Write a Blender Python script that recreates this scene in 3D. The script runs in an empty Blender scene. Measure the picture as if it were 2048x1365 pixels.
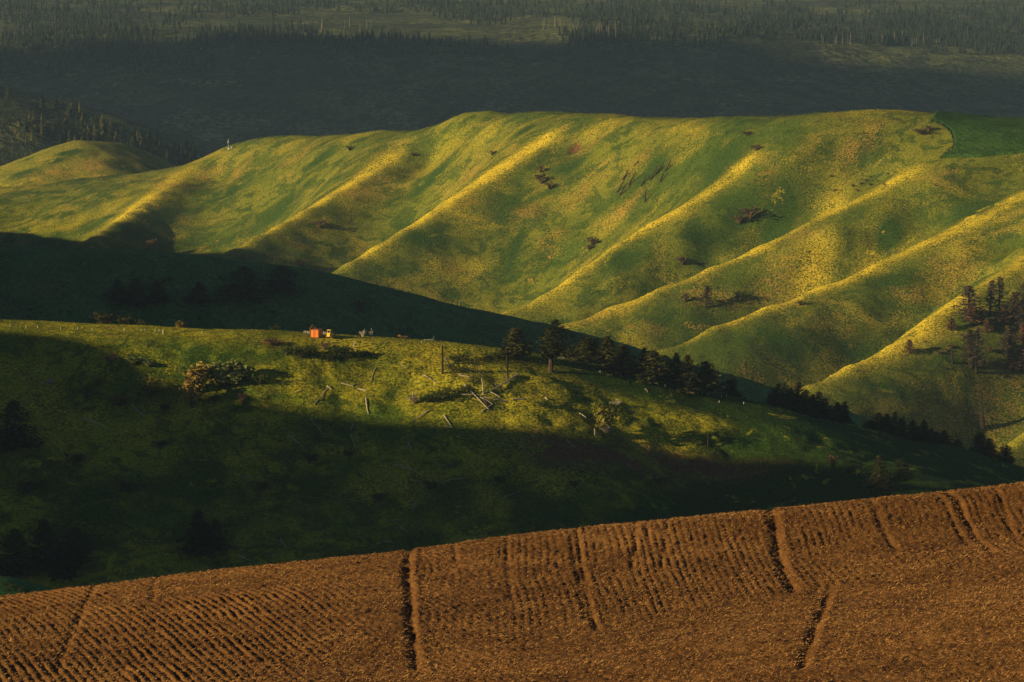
import bpy, math, random
import numpy as np
from mathutils import Vector, Matrix
C = bpy.context.scene.collection
SC = bpy.context.scene
rad = math.radians

# ------------------------------------------------------------------ camera
F = 8533.0                                   # focal length in photo pixels (150 mm lens)
PITCH = math.atan(732.5 / F)
cam = bpy.data.cameras.new('camera'); cam.sensor_width = 36; cam.lens = 150.0
cam.clip_start = 1.0; cam.clip_end = 40000
camo = bpy.data.objects.new('camera', cam); C.objects.link(camo)
camo.location = (0, 0, 0); camo.rotation_euler = (math.pi/2 - PITCH, 0, 0)
SC.camera = camo
# ------------------------------------------------------------------ sky, sun, exposure
SUN_E = rad(14.5); SUN_A = rad(24.0)         # sun behind the left shoulder, low
SUN = Vector((-math.cos(SUN_A)*math.cos(SUN_E), -math.sin(SUN_A)*math.cos(SUN_E), math.sin(SUN_E)))
w = bpy.data.worlds.new('World'); SC.world = w; w.use_nodes = True
nt = w.node_tree; bg = nt.nodes['Background']
sky = nt.nodes.new('ShaderNodeTexSky'); sky.sky_type = 'NISHITA'; sky.sun_disc = False
sky.altitude = 1200; sky.air_density = 0.58; sky.dust_density = 0.25; sky.ozone_density = 1.5
sky.sun_elevation = SUN_E; sky.sun_rotation = math.atan2(SUN.x, SUN.y) % (2*math.pi)
nt.links.new(sky.outputs[0], bg.inputs[0]); bg.inputs[1].default_value = 0.05
sl = bpy.data.lights.new('sun', 'SUN'); sl.energy = 5.0; sl.angle = rad(0.5); sl.color = (1.0, 0.78, 0.38)
so = bpy.data.objects.new('sun', sl); C.objects.link(so)
so.rotation_euler = SUN.to_track_quat('Z', 'Y').to_euler()
SC.view_settings.view_transform = 'Standard'; SC.view_settings.look = 'None'
SC.view_settings.exposure = 0.25; SC.view_settings.gamma = 1.0; SC.view_settings.use_curve_mapping = False

# ------------------------------------------------------------------ helpers
rng = np.random.default_rng(7)
RN = random.Random(11)

def px(x, y, Y):
    """photo pixel and distance along +Y -> world point"""
    cp, sp = math.cos(PITCH), math.sin(PITCH)
    a = (x - 1024) / F; b = (682.5 - y) / F
    d = (a, cp + b*sp, -sp + b*cp)
    k = Y / d[1]
    return np.array((d[0]*k, Y, d[2]*k))

def hash2(ix, iy, seed):
    n = (ix.astype(np.int64)*374761393 + iy.astype(np.int64)*668265263 + seed*1442695041) & 0xffffffff
    n = ((n ^ (n >> 13)) * 1274126177) & 0xffffffff
    n = n ^ (n >> 16)
    return (n & 0xffff) / 65535.0

def vnoise(x, y, seed=0):
    ix = np.floor(x); iy = np.floor(y); fx = x-ix; fy = y-iy
    fx = fx*fx*fx*(fx*(fx*6-15)+10); fy = fy*fy*fy*(fy*(fy*6-15)+10)
    a = hash2(ix, iy, seed); b = hash2(ix+1, iy, seed); c = hash2(ix, iy+1, seed); d = hash2(ix+1, iy+1, seed)
    return (a*(1-fx)+b*fx)*(1-fy) + (c*(1-fx)+d*fx)*fy - 0.5

def fbm(x, y, scale, octv=4, seed=0, gain=0.5):
    s = 0; a = 1.0; k = 1.0/scale
    for o in range(octv):
        c, q = math.cos(o*0.9+.4), math.sin(o*0.9+.4)
        s = s + a*vnoise((x*c-y*q)*k, (x*q+y*c)*k, seed+o*17); a *= gain; k *= 2.03
    return s

def sstep(a, b, x):
    t = np.clip((x-a)/(b-a), 0, 1); return t*t*(3-2*t)

class TPS:
    def __init__(s, P, lam=0.0):
        P = np.array(P, float); s.c = P[:, :2]/100.0; n = len(P)
        d2 = ((s.c[:, None]-s.c[None])**2).sum(-1)
        K = 0.5*d2*np.log(d2+1e-9) + lam*np.eye(n)
        Q = np.hstack([np.ones((n, 1)), s.c]); A = np.zeros((n+3, n+3))
        A[:n, :n] = K; A[:n, n:] = Q; A[n:, :n] = Q.T
        s.w = np.linalg.solve(A, np.concatenate([P[:, 2], np.zeros(3)])); s.n = n
    def __call__(s, x, y):
        x = x.ravel()/100.0; y = y.ravel()/100.0; out = np.empty(len(x)); st = 40000
        for i in range(0, len(x), st):
            a = x[i:i+st]; b = y[i:i+st]
            d2 = (a[:, None]-s.c[None, :, 0])**2 + (b[:, None]-s.c[None, :, 1])**2
            out[i:i+st] = (0.5*d2*np.log(d2+1e-9)) @ s.w[:s.n] + s.w[s.n] + s.w[s.n+1]*a + s.w[s.n+2]*b
        return out

def mesh_np(name, V, Fc, smooth=True):
    V = np.asarray(V, np.float32); Fc = np.asarray(Fc, np.int32)
    m = bpy.data.meshes.new(name); k = Fc.shape[1]
    m.vertices.add(len(V)); m.vertices.foreach_set('co', V.ravel())
    m.loops.add(Fc.size); m.loops.foreach_set('vertex_index', Fc.ravel())
    m.polygons.add(len(Fc)); m.polygons.foreach_set('loop_start', np.arange(0, Fc.size, k, dtype=np.int32))
    m.polygons.foreach_set('loop_total', np.full(len(Fc), k, np.int32))
    m.polygons.foreach_set('use_smooth', np.full(len(Fc), smooth))
    m.update(calc_edges=True); return m

def attr(m, name, vals):
    a = m.attributes.new(name, 'FLOAT', 'POINT'); a.data.foreach_set('value', np.asarray(vals, np.float32).ravel())

def link(o, label=None, cat=None, group=None, kind=None, parent=None):
    C.objects.link(o)
    if label: o['label'] = label
    if cat: o['category'] = cat
    if group: o['group'] = group
    if kind: o['kind'] = kind
    if parent: o.parent = parent
    return o

class HF:
    """height field on a regular world grid"""
    def __init__(s, x0, x1, y0, y1, dx, dy):
        s.xs = np.arange(x0, x1+dx*.5, dx); s.ys = np.arange(y0, y1+dy*.5, dy); s.dx = dx; s.dy = dy
        s.X, s.Y = np.meshgrid(s.xs, s.ys); s.Z = None
    def sample(s, x, y):
        x = np.asarray(x, float); y = np.asarray(y, float)
        u = np.clip((x-s.xs[0])/s.dx, 0, len(s.xs)-1.001); v = np.clip((y-s.ys[0])/s.dy, 0, len(s.ys)-1.001)
        i = u.astype(int); j = v.astype(int); a = u-i; b = v-j; Z = s.Z
        return (Z[j, i]*(1-a)+Z[j, i+1]*a)*(1-b) + (Z[j+1, i]*(1-a)+Z[j+1, i+1]*a)*b
    def hit(s, x, y, y0=None, y1=None):
        """first point of this surface met by the ray through a photo pixel"""
        Y = np.arange(y0 or s.ys[0], y1 or s.ys[-1], 0.5)
        p = px(x, y, 1.0)
        g = p[2]*Y - s.sample(p[0]*Y, Y)
        k = np.nonzero(g <= 0)[0]
        if len(k) == 0: k = [int(np.argmin(g))]
        q = px(x, y, Y[k[0]]); q[2] = float(s.sample(q[0], q[1])); return q
    def build(s, name, mat, kind='structure', parent=None, attrs=None):
        ny, nx = s.X.shape
        V = np.stack([s.X, s.Y, s.Z], -1).reshape(-1, 3)
        i = np.arange(ny*nx).reshape(ny, nx)
        Q = np.stack([i[:-1, :-1], i[:-1, 1:], i[1:, 1:], i[1:, :-1]], -1).reshape(-1, 4)
        m = mesh_np(name, V, Q); m.materials.append(mat)
        for k, v in (attrs or {}).items(): attr(m, k, v)
        s.obj = link(bpy.data.objects.new(name, m), kind=kind, parent=parent); return s.obj

# ------------------------------------------------------------------ materials
class NT:
    def __init__(s, name, rough=0.95, spec=0.05):
        s.m = bpy.data.materials.new(name); s.m.use_nodes = True; s.t = s.m.node_tree
        s.b = s.t.nodes['Principled BSDF']; s.b.inputs['Roughness'].default_value = rough
        s.b.inputs['Specular IOR Level'].default_value = spec
        s.tc = s.t.nodes.new('ShaderNodeTexCoord')
    def L(s, a, b): s.t.links.new(a, b)
    def noise(s, scale_m, detail=4, rough=0.6, dist=0.0, stretch=None):
        n = s.t.nodes.new('ShaderNodeTexNoise'); n.inputs['Scale'].default_value = 1.0/scale_m
        n.inputs['Detail'].default_value = detail; n.inputs['Roughness'].default_value = rough
        n.inputs['Distortion'].default_value = dist
        if stretch:
            mp = s.t.nodes.new('ShaderNodeMapping'); mp.inputs['Rotation'].default_value = stretch[0]; mp.inputs['Scale'].default_value = stretch[1]
            s.L(s.tc.outputs['Object'], mp.inputs[0]); s.L(mp.outputs[0], n.inputs['Vector'])
        else: s.L(s.tc.outputs['Object'], n.inputs['Vector'])
        return n.outputs['Fac']
    def ramp(s, fac, lo, hi):
        n = s.t.nodes.new('ShaderNodeMapRange'); n.interpolation_type = 'SMOOTHSTEP'
        n.inputs[1].default_value = lo; n.inputs[2].default_value = hi; s.L(fac, n.inputs[0]); return n.outputs[0]
    def mix(s, fac, a, b, mode='MIX'):
        n = s.t.nodes.new('ShaderNodeMix'); n.data_type = 'RGBA'; n.blend_type = mode
        if hasattr(fac, 'node'): s.L(fac, n.inputs[0])
        else: n.inputs[0].default_value = fac
        for v, k in ((a, 6), (b, 7)):
            if hasattr(v, 'node'): s.L(v, n.inputs[k])
            else: n.inputs[k].default_value = (*v, 1)
        return n.outputs[2]
    def math(s, op, a, b=0.0):
        n = s.t.nodes.new('ShaderNodeMath'); n.operation = op
        for v, k in ((a, 0), (b, 1)):
            if hasattr(v, 'node'): s.L(v, n.inputs[k])
            else: n.inputs[k].default_value = v
        return n.outputs[0]
    def attr(s, name):
        n = s.t.nodes.new('ShaderNodeAttribute'); n.attribute_name = name; return n.outputs['Fac']
    def rnd(s):
        n = s.t.nodes.new('ShaderNodeObjectInfo'); return n.outputs['Random']
    def bump(s, h, dist, strength=1.0):
        n = s.t.nodes.new('ShaderNodeBump'); n.inputs['Distance'].default_value = dist; n.inputs['Strength'].default_value = strength
        s.L(h, n.inputs['Height']); s.L(n.outputs[0], s.b.inputs['Normal'])
    def col(s, c):
        if hasattr(c, 'node'): s.L(c, s.b.inputs['Base Color'])
        else: s.b.inputs['Base Color'].default_value = (*c, 1)
        return s.m

def grass_mat(name, green, green2, lush_shade, dry, rust, flower_sun, grain=1.6, patch=28.0, bumpd=0.7, dry_amt=(0.54, 0.66), rust_amt=(0.60, 0.68)):
    n = NT(name)
    big = n.noise(patch*2.2, 4, .55, .6); mid = n.noise(patch, 5, .6, .8); sm = n.noise(patch*.33, 5, .65, .5); fine = n.noise(grain, 3, .65); tiny = n.noise(grain*.4, 2, .6)
    c = n.mix(n.ramp(big, .38, .62), green, green2)
    c = n.mix(n.math('MULTIPLY', n.ramp(sm, .50, .60), .75), c, lush_shade)
    md2 = n.noise(patch*.75, 6, .68, 1.6)
    c = n.mix(n.math('MULTIPLY', n.ramp(md2, .52, .565), .72), c, lush_shade)
    m1 = n.math('MULTIPLY', n.ramp(n.math('ADD', n.math('MULTIPLY', mid, .65), n.math('MULTIPLY', fine, .35)), *dry_amt), .85)
    c = n.mix(m1, c, dry)
    sm2 = n.noise(patch*.6, 5, .65, 1.0, stretch=((0, 0, .5), (1, .8, 1)))
    c = n.mix(n.math('MULTIPLY', n.ramp(n.math('ADD', n.math('MULTIPLY', sm2, .7), n.math('MULTIPLY', fine, .3)), *rust_amt), .9), c, rust)
    fl = n.math('MULTIPLY', n.attr('flower_sun'), n.ramp(n.math('ADD', n.math('MULTIPLY', fine, .6), n.math('MULTIPLY', sm, .4)), .40, .56))
    c = n.mix(n.math('MINIMUM', fl, 1.0), c, flower_sun)
    rs = n.ramp(n.math('ADD', n.math('MULTIPLY', sm, .45), n.math('MULTIPLY', fine, .55)), .46, .56)
    c = n.mix(n.math('MINIMUM', n.math('MULTIPLY', n.attr('lush_shade'), n.ramp(md2, .38, .44)), 1.0), c, lush_shade)
    c = n.mix(n.math('MINIMUM', n.math('MULTIPLY', n.attr('rust'), rs), 1.0), c, rust)
    c = n.mix(n.math('MINIMUM', n.math('MULTIPLY', n.attr('soil'), n.ramp(sm, .3, .5)), 1.0), c, (.17, .085, .04))
    c = n.mix(1.0, c, n.mix(n.ramp(fine, .25, .75), (.45, .48, .45), (1.5, 1.45, 1.4)), 'MULTIPLY')
    c = n.mix(.6, c, n.mix(n.ramp(tiny, .25, .75), (.5, .5, .5), (1.5, 1.5, 1.5)), 'MULTIPLY')
    n.bump(n.math('ADD', n.math('MULTIPLY', fine, .7), n.math('MULTIPLY', tiny, .3)), bumpd)
    return n.col(c)

M = {}
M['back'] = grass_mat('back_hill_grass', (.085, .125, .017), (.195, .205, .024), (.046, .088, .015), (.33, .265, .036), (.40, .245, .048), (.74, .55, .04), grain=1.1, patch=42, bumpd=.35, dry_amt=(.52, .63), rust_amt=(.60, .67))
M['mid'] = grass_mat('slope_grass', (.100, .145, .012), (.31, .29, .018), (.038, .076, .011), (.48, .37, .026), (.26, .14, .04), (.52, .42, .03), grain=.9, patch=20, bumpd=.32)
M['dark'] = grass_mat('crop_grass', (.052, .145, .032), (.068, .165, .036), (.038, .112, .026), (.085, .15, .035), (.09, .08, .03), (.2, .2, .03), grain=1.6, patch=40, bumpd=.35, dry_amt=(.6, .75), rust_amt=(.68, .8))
M['crop'] = grass_mat('young_crop', (.036, .085, .016), (.048, .100, .018), (.024, .064, .012), (.04, .07, .015), (.05, .06, .018), (.1, .1, .02), grain=1.4, patch=40, bumpd=.3, dry_amt=(.6, .75), rust_amt=(.68, .8))
M['far'] = grass_mat('far_grass', (.070, .086, .036), (.13, .145, .050), (.042, .052, .026), (.24, .23, .08), (.16, .12, .05), (.2, .2, .05), grain=9, patch=140, bumpd=3.0)

def simple(name, c1, c2, scale=.4, rough=.9, spec=.1, rnd=.35, bump=0.0):
    n = NT(name, rough, spec)
    f = n.noise(scale, 4, .6)
    c = n.mix(n.ramp(f, .3, .7), c1, c2)
    if rnd: c = n.mix(1.0, c, n.mix(n.rnd(), (1-rnd,)*3, (1+rnd,)*3), 'MULTIPLY')
    if bump: n.bump(f, bump)
    return n.col(c)
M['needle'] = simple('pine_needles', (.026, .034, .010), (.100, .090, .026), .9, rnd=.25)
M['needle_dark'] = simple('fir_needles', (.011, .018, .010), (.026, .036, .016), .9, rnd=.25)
M['burnt'] = simple('scorched_twigs', (.075, .058, .042), (.135, .095, .065), 1.2, rnd=.35)
M['rustneedle'] = simple('rusty_needles', (.12, .065, .035), (.19, .10, .05), 1.2, rnd=.25)
M['bark'] = simple('bark', (.06, .042, .03), (.12, .085, .06), .3, rnd=.3, bump=.05)
M['char'] = simple('charred_bark', (.020, .016, .013), (.06, .045, .035), .35, rnd=.2, bump=.05)
M['bleached'] = simple('bleached_wood', (.32, .26, .19), (.55, .47, .36), .3, rnd=.3, bump=.03)
M['leaf_y'] = simple('yellow_green_leaves', (.13, .13, .018), (.27, .22, .03), .7, rnd=.2)
M['leaf_g'] = simple('green_leaves', (.035, .065, .012), (.10, .12, .022), .7, rnd=.3)
M['leaf_o'] = simple('orange_brown_leaves', (.20, .145, .030), (.30, .20, .045), .8, rnd=.2)
M['leaf_r'] = simple('dull_red_twigs', (.085, .058, .034), (.15, .10, .055), .8, rnd=.25)
M['leaf_p'] = simple('pale_green_leaves', (.15, .19, .05), (.30, .31, .09), .6, rnd=.2)
M['orange'] = simple('orange_paint', (.74, .19, .02), (.84, .25, .03), .8, .55, .3, 0)
M['orange_d'] = simple('orange_frame_paint', (.40, .09, .02), (.5, .12, .02), .8, .55, .3, 0)
M['yellow'] = simple('yellow_paint', (.74, .45, .02), (.84, .52, .03), .6, .45, .4, 0)
M['steel'] = simple('dark_steel', (.03, .028, .025), (.09, .07, .055), .3, .6, .4, 0)
M['glass'] = simple('cab_glass', (.012, .014, .016), (.02, .022, .025), .5, .08, .5, 0)
M['white'] = simple('white_paint', (.62, .60, .56), (.78, .76, .72), .4, .6, .3, 0)
M['rusty'] = simple('rusty_iron', (.22, .10, .04), (.40, .20, .08), .25, .8, .2, .2)
M['pole'] = simple('grey_metal', (.28, .27, .26), (.42, .41, .39), .4, .5, .4, 0)

def blobs(h, lst, y0, y1):
    m = np.zeros(h.X.shape)
    for x, y, rx, ry in lst:
        q = h.hit(x, y, y0, y1); q2 = h.hit(x, y+ry, y0, y1); k = q[1]/F; b = max(2.0*ry*k, min(abs(q2[1]-q[1]), 40))
        m = np.maximum(m, np.exp(-(((h.X-q[0]-.25*(h.Y-q[1]))/(rx*k))**2+((h.Y-q[1])/b)**2)))
    return m*1.5

# ------------------------------------------------------------------ far mountain and plateau
def noflower(h): z = np.zeros(h.Z.size); return {'flower_sun': z, 'soil': z}

P = []
for x in range(-700, 2800, 250):
    rim = np.interp(x, [-700, 0, 450, 700, 1050, 1400, 1700, 1990, 2300, 2800], [120, 96, 74, 84, 80, 72, 96, 130, 150, 170])
    P += [px(x, rim, 6850), px(x, rim-26, 7300), px(x, rim*.42-4, 7900), px(x, -6, 9200), px(x, -70, 11500)]
    P += [px(x, rim+80, 6640), px(x, 250, 6430), px(x, 360, 6150)]
    P += [(px(x, 360, 6150)[0], 5500, -290)]
P = np.array(P)
hm = HF(-1400, 1400, 5500, 11500, 14, 14)
hm.Z = TPS(P, .001)(hm.X, hm.Y).reshape(hm.X.shape)
face = sstep(7000, 6600, hm.Y)*sstep(5600, 6200, hm.Y)
g = fbm(hm.X*.8+hm.Y*.5, hm.Y*.25, 260, 3, 5)
hm.Z += 26*g*face + 9*fbm(hm.X, hm.Y, 220, 4, 9) + 2.5*fbm(hm.X, hm.Y, 40, 3, 12)
hm.build('far_mountain', M['far'], attrs=noflower(hm))

# forested shoulder at the left, behind the knoll
P = []
for x, y in ((-500, 60), (-250, 120), (0, 178), (100, 205), (200, 236), (300, 265), (380, 300), (450, 345), (560, 420)):
    p = px(x, y, 4600); P += [p, (p[0]+20, 4800, p[2]-25), (p[0]+30, 5150, p[2]-130)]
    q = px(x, min(y+95, 470), 4430); P += [q, (q[0], 4150, -262)]
hs = HF(-800, -120, 4150, 5100, 7, 7)
hs.Z = TPS(P, .001)(hs.X, hs.Y).reshape(hs.X.shape) + 5*fbm(hs.X, hs.Y, 90, 4, 3)
hs.build('forested_shoulder', M['far'], attrs=noflower(hs))

# grassy knoll at the left
P = []
for x, y in ((-260, 420), (-120, 372), (0, 336), (60, 313), (120, 291), (165, 282), (200, 288), (260, 305), (310, 322), (345, 338), (420, 395)):
    p = px(x, y, 3980); P += [p, (p[0]+15, 4080, p[2]-14), (p[0]+30, 4250, p[2]-110)]
    q = px(x-20, max(y+62, 372), 3880); P += [q, (q[0], 3780, -250)]
hk = HF(-680, -230, 3770, 4240, 3.5, 3.5)
hk.Z = TPS(P, .0005)(hk.X, hk.Y).reshape(hk.X.shape) + 4*fbm(hk.X+hk.Y*.4, hk.Y, 70, 4, 31) + .8*fbm(hk.X, hk.Y, 12, 2, 32)
hk.build('grassy_knoll', M['back'], attrs={'flower_sun': .2*np.ones(hk.Z.size), 'soil': np.zeros(hk.Z.size), 'lush_shade': blobs(hk, [(140, 306, 28, 8), (110, 322, 22, 6), (235, 332, 30, 8), (50, 348, 30, 8), (60, 318, 16, 4), (300, 335, 14, 4)], 3775, 4235), 'rust': .8*blobs(hk, [(190, 330, 30, 14), (260, 315, 30, 6), (100, 345, 40, 5)], 3775, 4235)})

# ------------------------------------------------------------------ back hillside with its spurs
crest = [(-300, 392, 3800), (0, 372, 3700), (100, 365, 3670), (200, 358, 3640), (300, 345, 3610), (370, 330, 3585), (400, 318, 3575), (440, 302, 3560), (500, 295, 3530), (600, 290, 3480),
         (700, 280, 3420), (830, 263, 3320), (900, 256, 3270), (980, 243, 3205), (1040, 240, 3160), (1100, 241, 3120), (1160, 243, 3080), (1250, 247, 3030), (1370, 253, 2970), (1470, 250, 2920),
         (1560, 240, 2880), (1640, 235, 2860), (1780, 235, 2850), (1900, 240, 2850), (2048, 250, 2850), (2300, 275, 2850), (2600, 320, 2850)]
spurs = [  # head ... toe; first and last distance
    ([(380, 335), (300, 395), (240, 435), (170, 482)], 3560, 3290),
    ([(830, 268), (740, 345), (640, 402), (545, 456), (460, 500)], 3310, 3070),
    ([(1130, 246), (1060, 300), (960, 362), (880, 412), (790, 468), (690, 528)], 3095, 2900),
    ([(1570, 246), (1490, 325), (1400, 392), (1290, 452), (1185, 520), (1100, 582), (1010, 623)], 2860, 2720),
    ([(1890, 300), (1780, 368), (1650, 430), (1500, 500), (1400, 543), (1260, 598), (1120, 650)], 2790, 2640),
    ([(2150, 330), (2048, 388), (1900, 460), (1750, 528), (1600, 588), (1450, 642), (1320, 700)], 2730, 2520),
    ([(2250, 380), (2048, 520), (1900, 603), (1780, 690), (1700, 728), (1610, 772)], 2640, 2385),
    ([(2420, 560), (2300, 660), (2150, 790), (2048, 868), (1975, 912)], 2470, 2235),
]
P = []; SP = []
for x, y, Y in crest:
    p = px(x, y, Y); P += [p, (p[0]+40, Y+70, p[2]-5), (p[0]+90, Y+200, p[2]-45), (p[0]+150, Y+380, p[2]-140)]
for pts, ya, yb in spurs:
    a = np.array(pts, float); seg = np.r_[0, np.cumsum(np.hypot(*np.diff(a, axis=0).T))]; seg /= seg[-1]
    t = np.linspace(0, 1, 9)
    X = np.interp(t, seg, a[:, 0]); Y = np.interp(t, seg, a[:, 1])
    SP.append(np.array([px(u, v, ya+(yb-ya)*k) for u, v, k in zip(X, Y, t)]))
for S in SP: P += list(S[1:])
for i in range(len(SP)-1):
    A, B = SP[i], SP[i+1]
    for k in range(2, 9):
        t = k/8; m = A[k]*.36+B[k]*.64; sp = np.hypot(*(A[k]-B[k])[:2])
        m = m.copy(); m[2] -= min(56, .37*sp)*min(1, t*1.5)*(1-.25*max(0, t-.8)/.2)
        P.append(m)
for i, S in enumerate(SP):                      # shoulders close to each spur's top line
    for k in range(1, 9):
        d = S[min(k+1, 8)]-S[k-1]; d = d[:2]/np.hypot(*d[:2]); nr = np.array((-d[1], d[0])); nr = nr if nr[1] < 0 else -nr
        t = k/8; a = min(1, t*1.6)*(1+.45*t)
        P.append((S[k][0]+nr[0]*16, S[k][1]+nr[1]*16, S[k][2]-3.2*a)); P.append((S[k][0]-nr[0]*10, S[k][1]-nr[1]*10, S[k][2]-5.5*a)); P.append((S[k][0]-nr[0]*24, S[k][1]-nr[1]*24, S[k][2]-13*a))
        P.append((S[k][0]+nr[0]*36, S[k][1]+nr[1]*36, S[k][2]-10*a))
for S in SP:                                   # canyon floor and the toe of the opposite slope
    e = S[-1]; d = S[-1]-S[-3]; d = d[:2]/np.hypot(*d[:2])
    P += [(e[0]+d[0]*45, e[1]+d[1]*45, e[2]-11), (e[0]+d[0]*110, e[1]+d[1]*110, e[2]-14), (e[0]+d[0]*230, e[1]+d[1]*230, e[2]-20)]
for x in (420, 520, 640): P.append((x, 2250, -262)); P.append((x, 2500, -170)); P.append((x, 2850, -100))
P += [(-700, 3700, -205), (-760, 3400, -215), (-600, 3150, -222)]
hb = HF(-640, 460, 2150, 3800, 2.3, 2.6)
hb.Z = TPS(P, .0004)(hb.X, hb.Y).reshape(hb.X.shape)
dmin = np.full(hb.X.shape, 1e9); tt = np.zeros(hb.X.shape)
for S in SP:
    Q = np.array([[np.interp(k, np.arange(9), S[:, c]) for c in (0, 1)] for k in np.linspace(0, 8, 33)])
    for k in range(33):
        d = np.hypot(hb.X-Q[k, 0], hb.Y-Q[k, 1]); u = d < dmin; dmin = np.where(u, d, dmin); tt = np.where(u, k/32, tt)
off = sstep(4, 45, dmin)
hb.Z += (4.0*fbm(hb.X*.9-hb.Y*.3, hb.Y*.8, 60, 3, 21))*off + 1.0*fbm(hb.X, hb.Y, 19, 3, 22)*(.3+.7*off) + .35*fbm(hb.X, hb.Y, 6, 2, 23)
flower_sun = np.exp(-(dmin/(7.5+11*np.clip(fbm(hb.X, hb.Y, 90, 2, 25)+.1, 0, 1)))**2)*sstep(.03, .2, tt)*(1.0-.7*sstep(.8, 1, tt))*(.75+1.4*np.clip(.35+1.3*fbm(hb.X, hb.Y, 55, 3, 24), 0, 1)) + .35*sstep(.12, .45, fbm(hb.X, hb.Y, 45, 3, 26))  # yellow flowers, plus the sunlit brightness of the spur tops put into colour
gx, gy = np.gradient(hb.Z, 2.6, 2.3)[::-1]
p0 = hb.hit(1152, 297, 2600); soil = 1.6*np.exp(-(((hb.X-p0[0])/4.5)**2+((hb.Y-p0[1])/8)**2)**2)
hb.Z -= 1.6*np.clip(soil, 0, 1)
rust_b = blobs(hb, [(1400, 590, 60, 16), (1540, 575, 40, 18), (1440, 600, 50, 10), (1900, 540, 60, 16), (1640, 645, 60, 12), (1680, 655, 30, 8), (1820, 590, 40, 10), (1960, 820, 80, 40), (1880, 850, 60, 22), (2030, 790, 40, 24), (1740, 265, 40, 22), (1700, 310, 25, 30), (1270, 330, 30, 16), (1180, 290, 40, 8), (1170, 380, 60, 14), (700, 385, 50, 8), (760, 355, 40, 6), (590, 490, 30, 8), (420, 350, 30, 10), (340, 370, 40, 6), (600, 310, 30, 8), (950, 345, 40, 8), (930, 405, 40, 6), (1240, 425, 50, 12), (1100, 480, 30, 12), (1050, 430, 30, 14), (1190, 630, 40, 10), (1280, 655, 50, 6), (1500, 745, 30, 8), (1600, 470, 30, 14), (1530, 350, 20, 10), (900, 540, 40, 3), (480, 340, 30, 16), (1560, 530, 30, 12)], 2200, 3790)
lush_b = blobs(hb, [(1020, 420, 50, 34), (1030, 500, 16, 60), (1300, 350, 60, 36), (1440, 330, 50, 40), (1560, 440, 60, 40), (1250, 520, 60, 26), (1480, 420, 40, 30), (860, 360, 60, 20), (1140, 330, 40, 30), (560, 420, 50, 20), (850, 480, 70, 20), (1740, 300, 50, 24), (1780, 470, 50, 30), (1950, 420, 70, 16), (1800, 560, 60, 20), (1950, 640, 60, 14), (1400, 480, 40, 16), (1700, 700, 60, 14), (1560, 690, 70, 20), (320, 430, 40, 20), (250, 460, 40, 14), (1900, 730, 60, 20), (1780, 780, 60, 14), (640, 320, 40, 10), (460, 385, 40, 18), (1050, 260, 40, 8)], 2200, 3790)
flower_sun += .9*blobs(hb, [(1090, 280, 26, 14), (1050, 305, 24, 12), (1000, 338, 24, 12), (960, 362, 24, 8), (1480, 335, 24, 10), (1420, 380, 24, 8), (1660, 424, 34, 8), (1560, 470, 34, 8), (1810, 350, 34, 10), (1500, 505, 40, 7), (270, 412, 20, 10), (640, 402, 30, 6), (720, 355, 24, 8), (880, 412, 30, 6), (1960, 430, 40, 8), (1760, 525, 40, 7), (1620, 582, 40, 7)], 2200, 3790)/1.5  # brightest stretches of the crest bands: flower yellow with sunlight painted in
hb.build('canyon_hillside', M['back'], attrs={'flower_sun': flower_sun, 'soil': soil, 'rust': rust_b*.5, 'lush_shade': lush_b*.8})

# ------------------------------------------------------------------ second hill (in shade)
c2 = [(-500, 462, 1990), (-200, 477, 1995), (0, 487, 2000), (150, 493, 2000), (300, 505, 2000), (450, 520, 2000), (600, 540, 2000), (700, 560, 2000), (800, 585, 2000), (900, 605, 2002), (1000, 625, 2005), (1100, 650, 2008),
      (1200, 678, 2012), (1300, 706, 2018), (1400, 739, 2025), (1500, 768, 2034), (1600, 800, 2045), (1740, 850, 2060), (1900, 915, 2080), (2100, 1000, 2100)]
P = []
for x, y, Y in c2:
    p = px(x, y, Y); P += [p, (p[0]+10, Y+40, p[2]-8), (p[0]+20, Y+130, p[2]-45), (p[0], Y+260, min(p[2]-80, -240))]
    yb = np.interp(x, [-500, 0, 600, 1100, 1500, 2100], [640, 650, 690, 740, 840, 1060])
    q = px(x, yb, Y-np.interp(x, [0, 800, 1700], [100, 75, 45])); P += [q, (q[0], q[1]-70, q[2]-32), (q[0], q[1]-200, -262)]
h2 = HF(-420, 300, 1690, 2280, 2.4, 2.4)
h2.Z = TPS(P, .0006)(h2.X, h2.Y).reshape(h2.X.shape) + 3.2*fbm(h2.X, h2.Y, 70, 3, 41) + .5*fbm(h2.X, h2.Y, 9, 3, 42)
z2 = np.zeros(h2.Z.size)
h2.build('shaded_hill', M['dark'], attrs={'flower_sun': z2, 'soil': np.clip(.8*fbm(h2.X, h2.Y, 60, 3, 43)-.1, 0, .5)})

# ------------------------------------------------------------------ middle hill
far_e = [(-400, 622), (-150, 633), (0, 640), (200, 650), (400, 661), (620, 669), (800, 680), (900, 688), (1000, 699), (1094, 711), (1140, 721), (1187, 729), (1225, 738), (1278, 752), (1400, 782), (1520, 805), (1597, 828), (1700, 851), (1804, 879), (1907, 901), (2048, 936), (2300, 1000)]
frt_e = [(-400, 652), (-150, 661), (0, 664), (250, 668), (450, 673), (600, 678), (800, 690), (900, 698), (1000, 710), (1056, 722), (1125, 736), (1234, 758), (1320, 776), (1418, 801)]
P = []
for x, y in far_e:
    Y = np.interp(x, [0, 1000, 1400, 1480, 1700, 2048, 2300], [1424, 1420, 1412, 1406, 1440, 1480, 1500]); p = px(x, y, Y)
    P += [p, (p[0]+2, Y+14, p[2]-2.2), (p[0]+5, Y+45, p[2]-13), (p[0]+15, Y+120, p[2]-50), (p[0]+20, Y+240, -268)]
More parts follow.
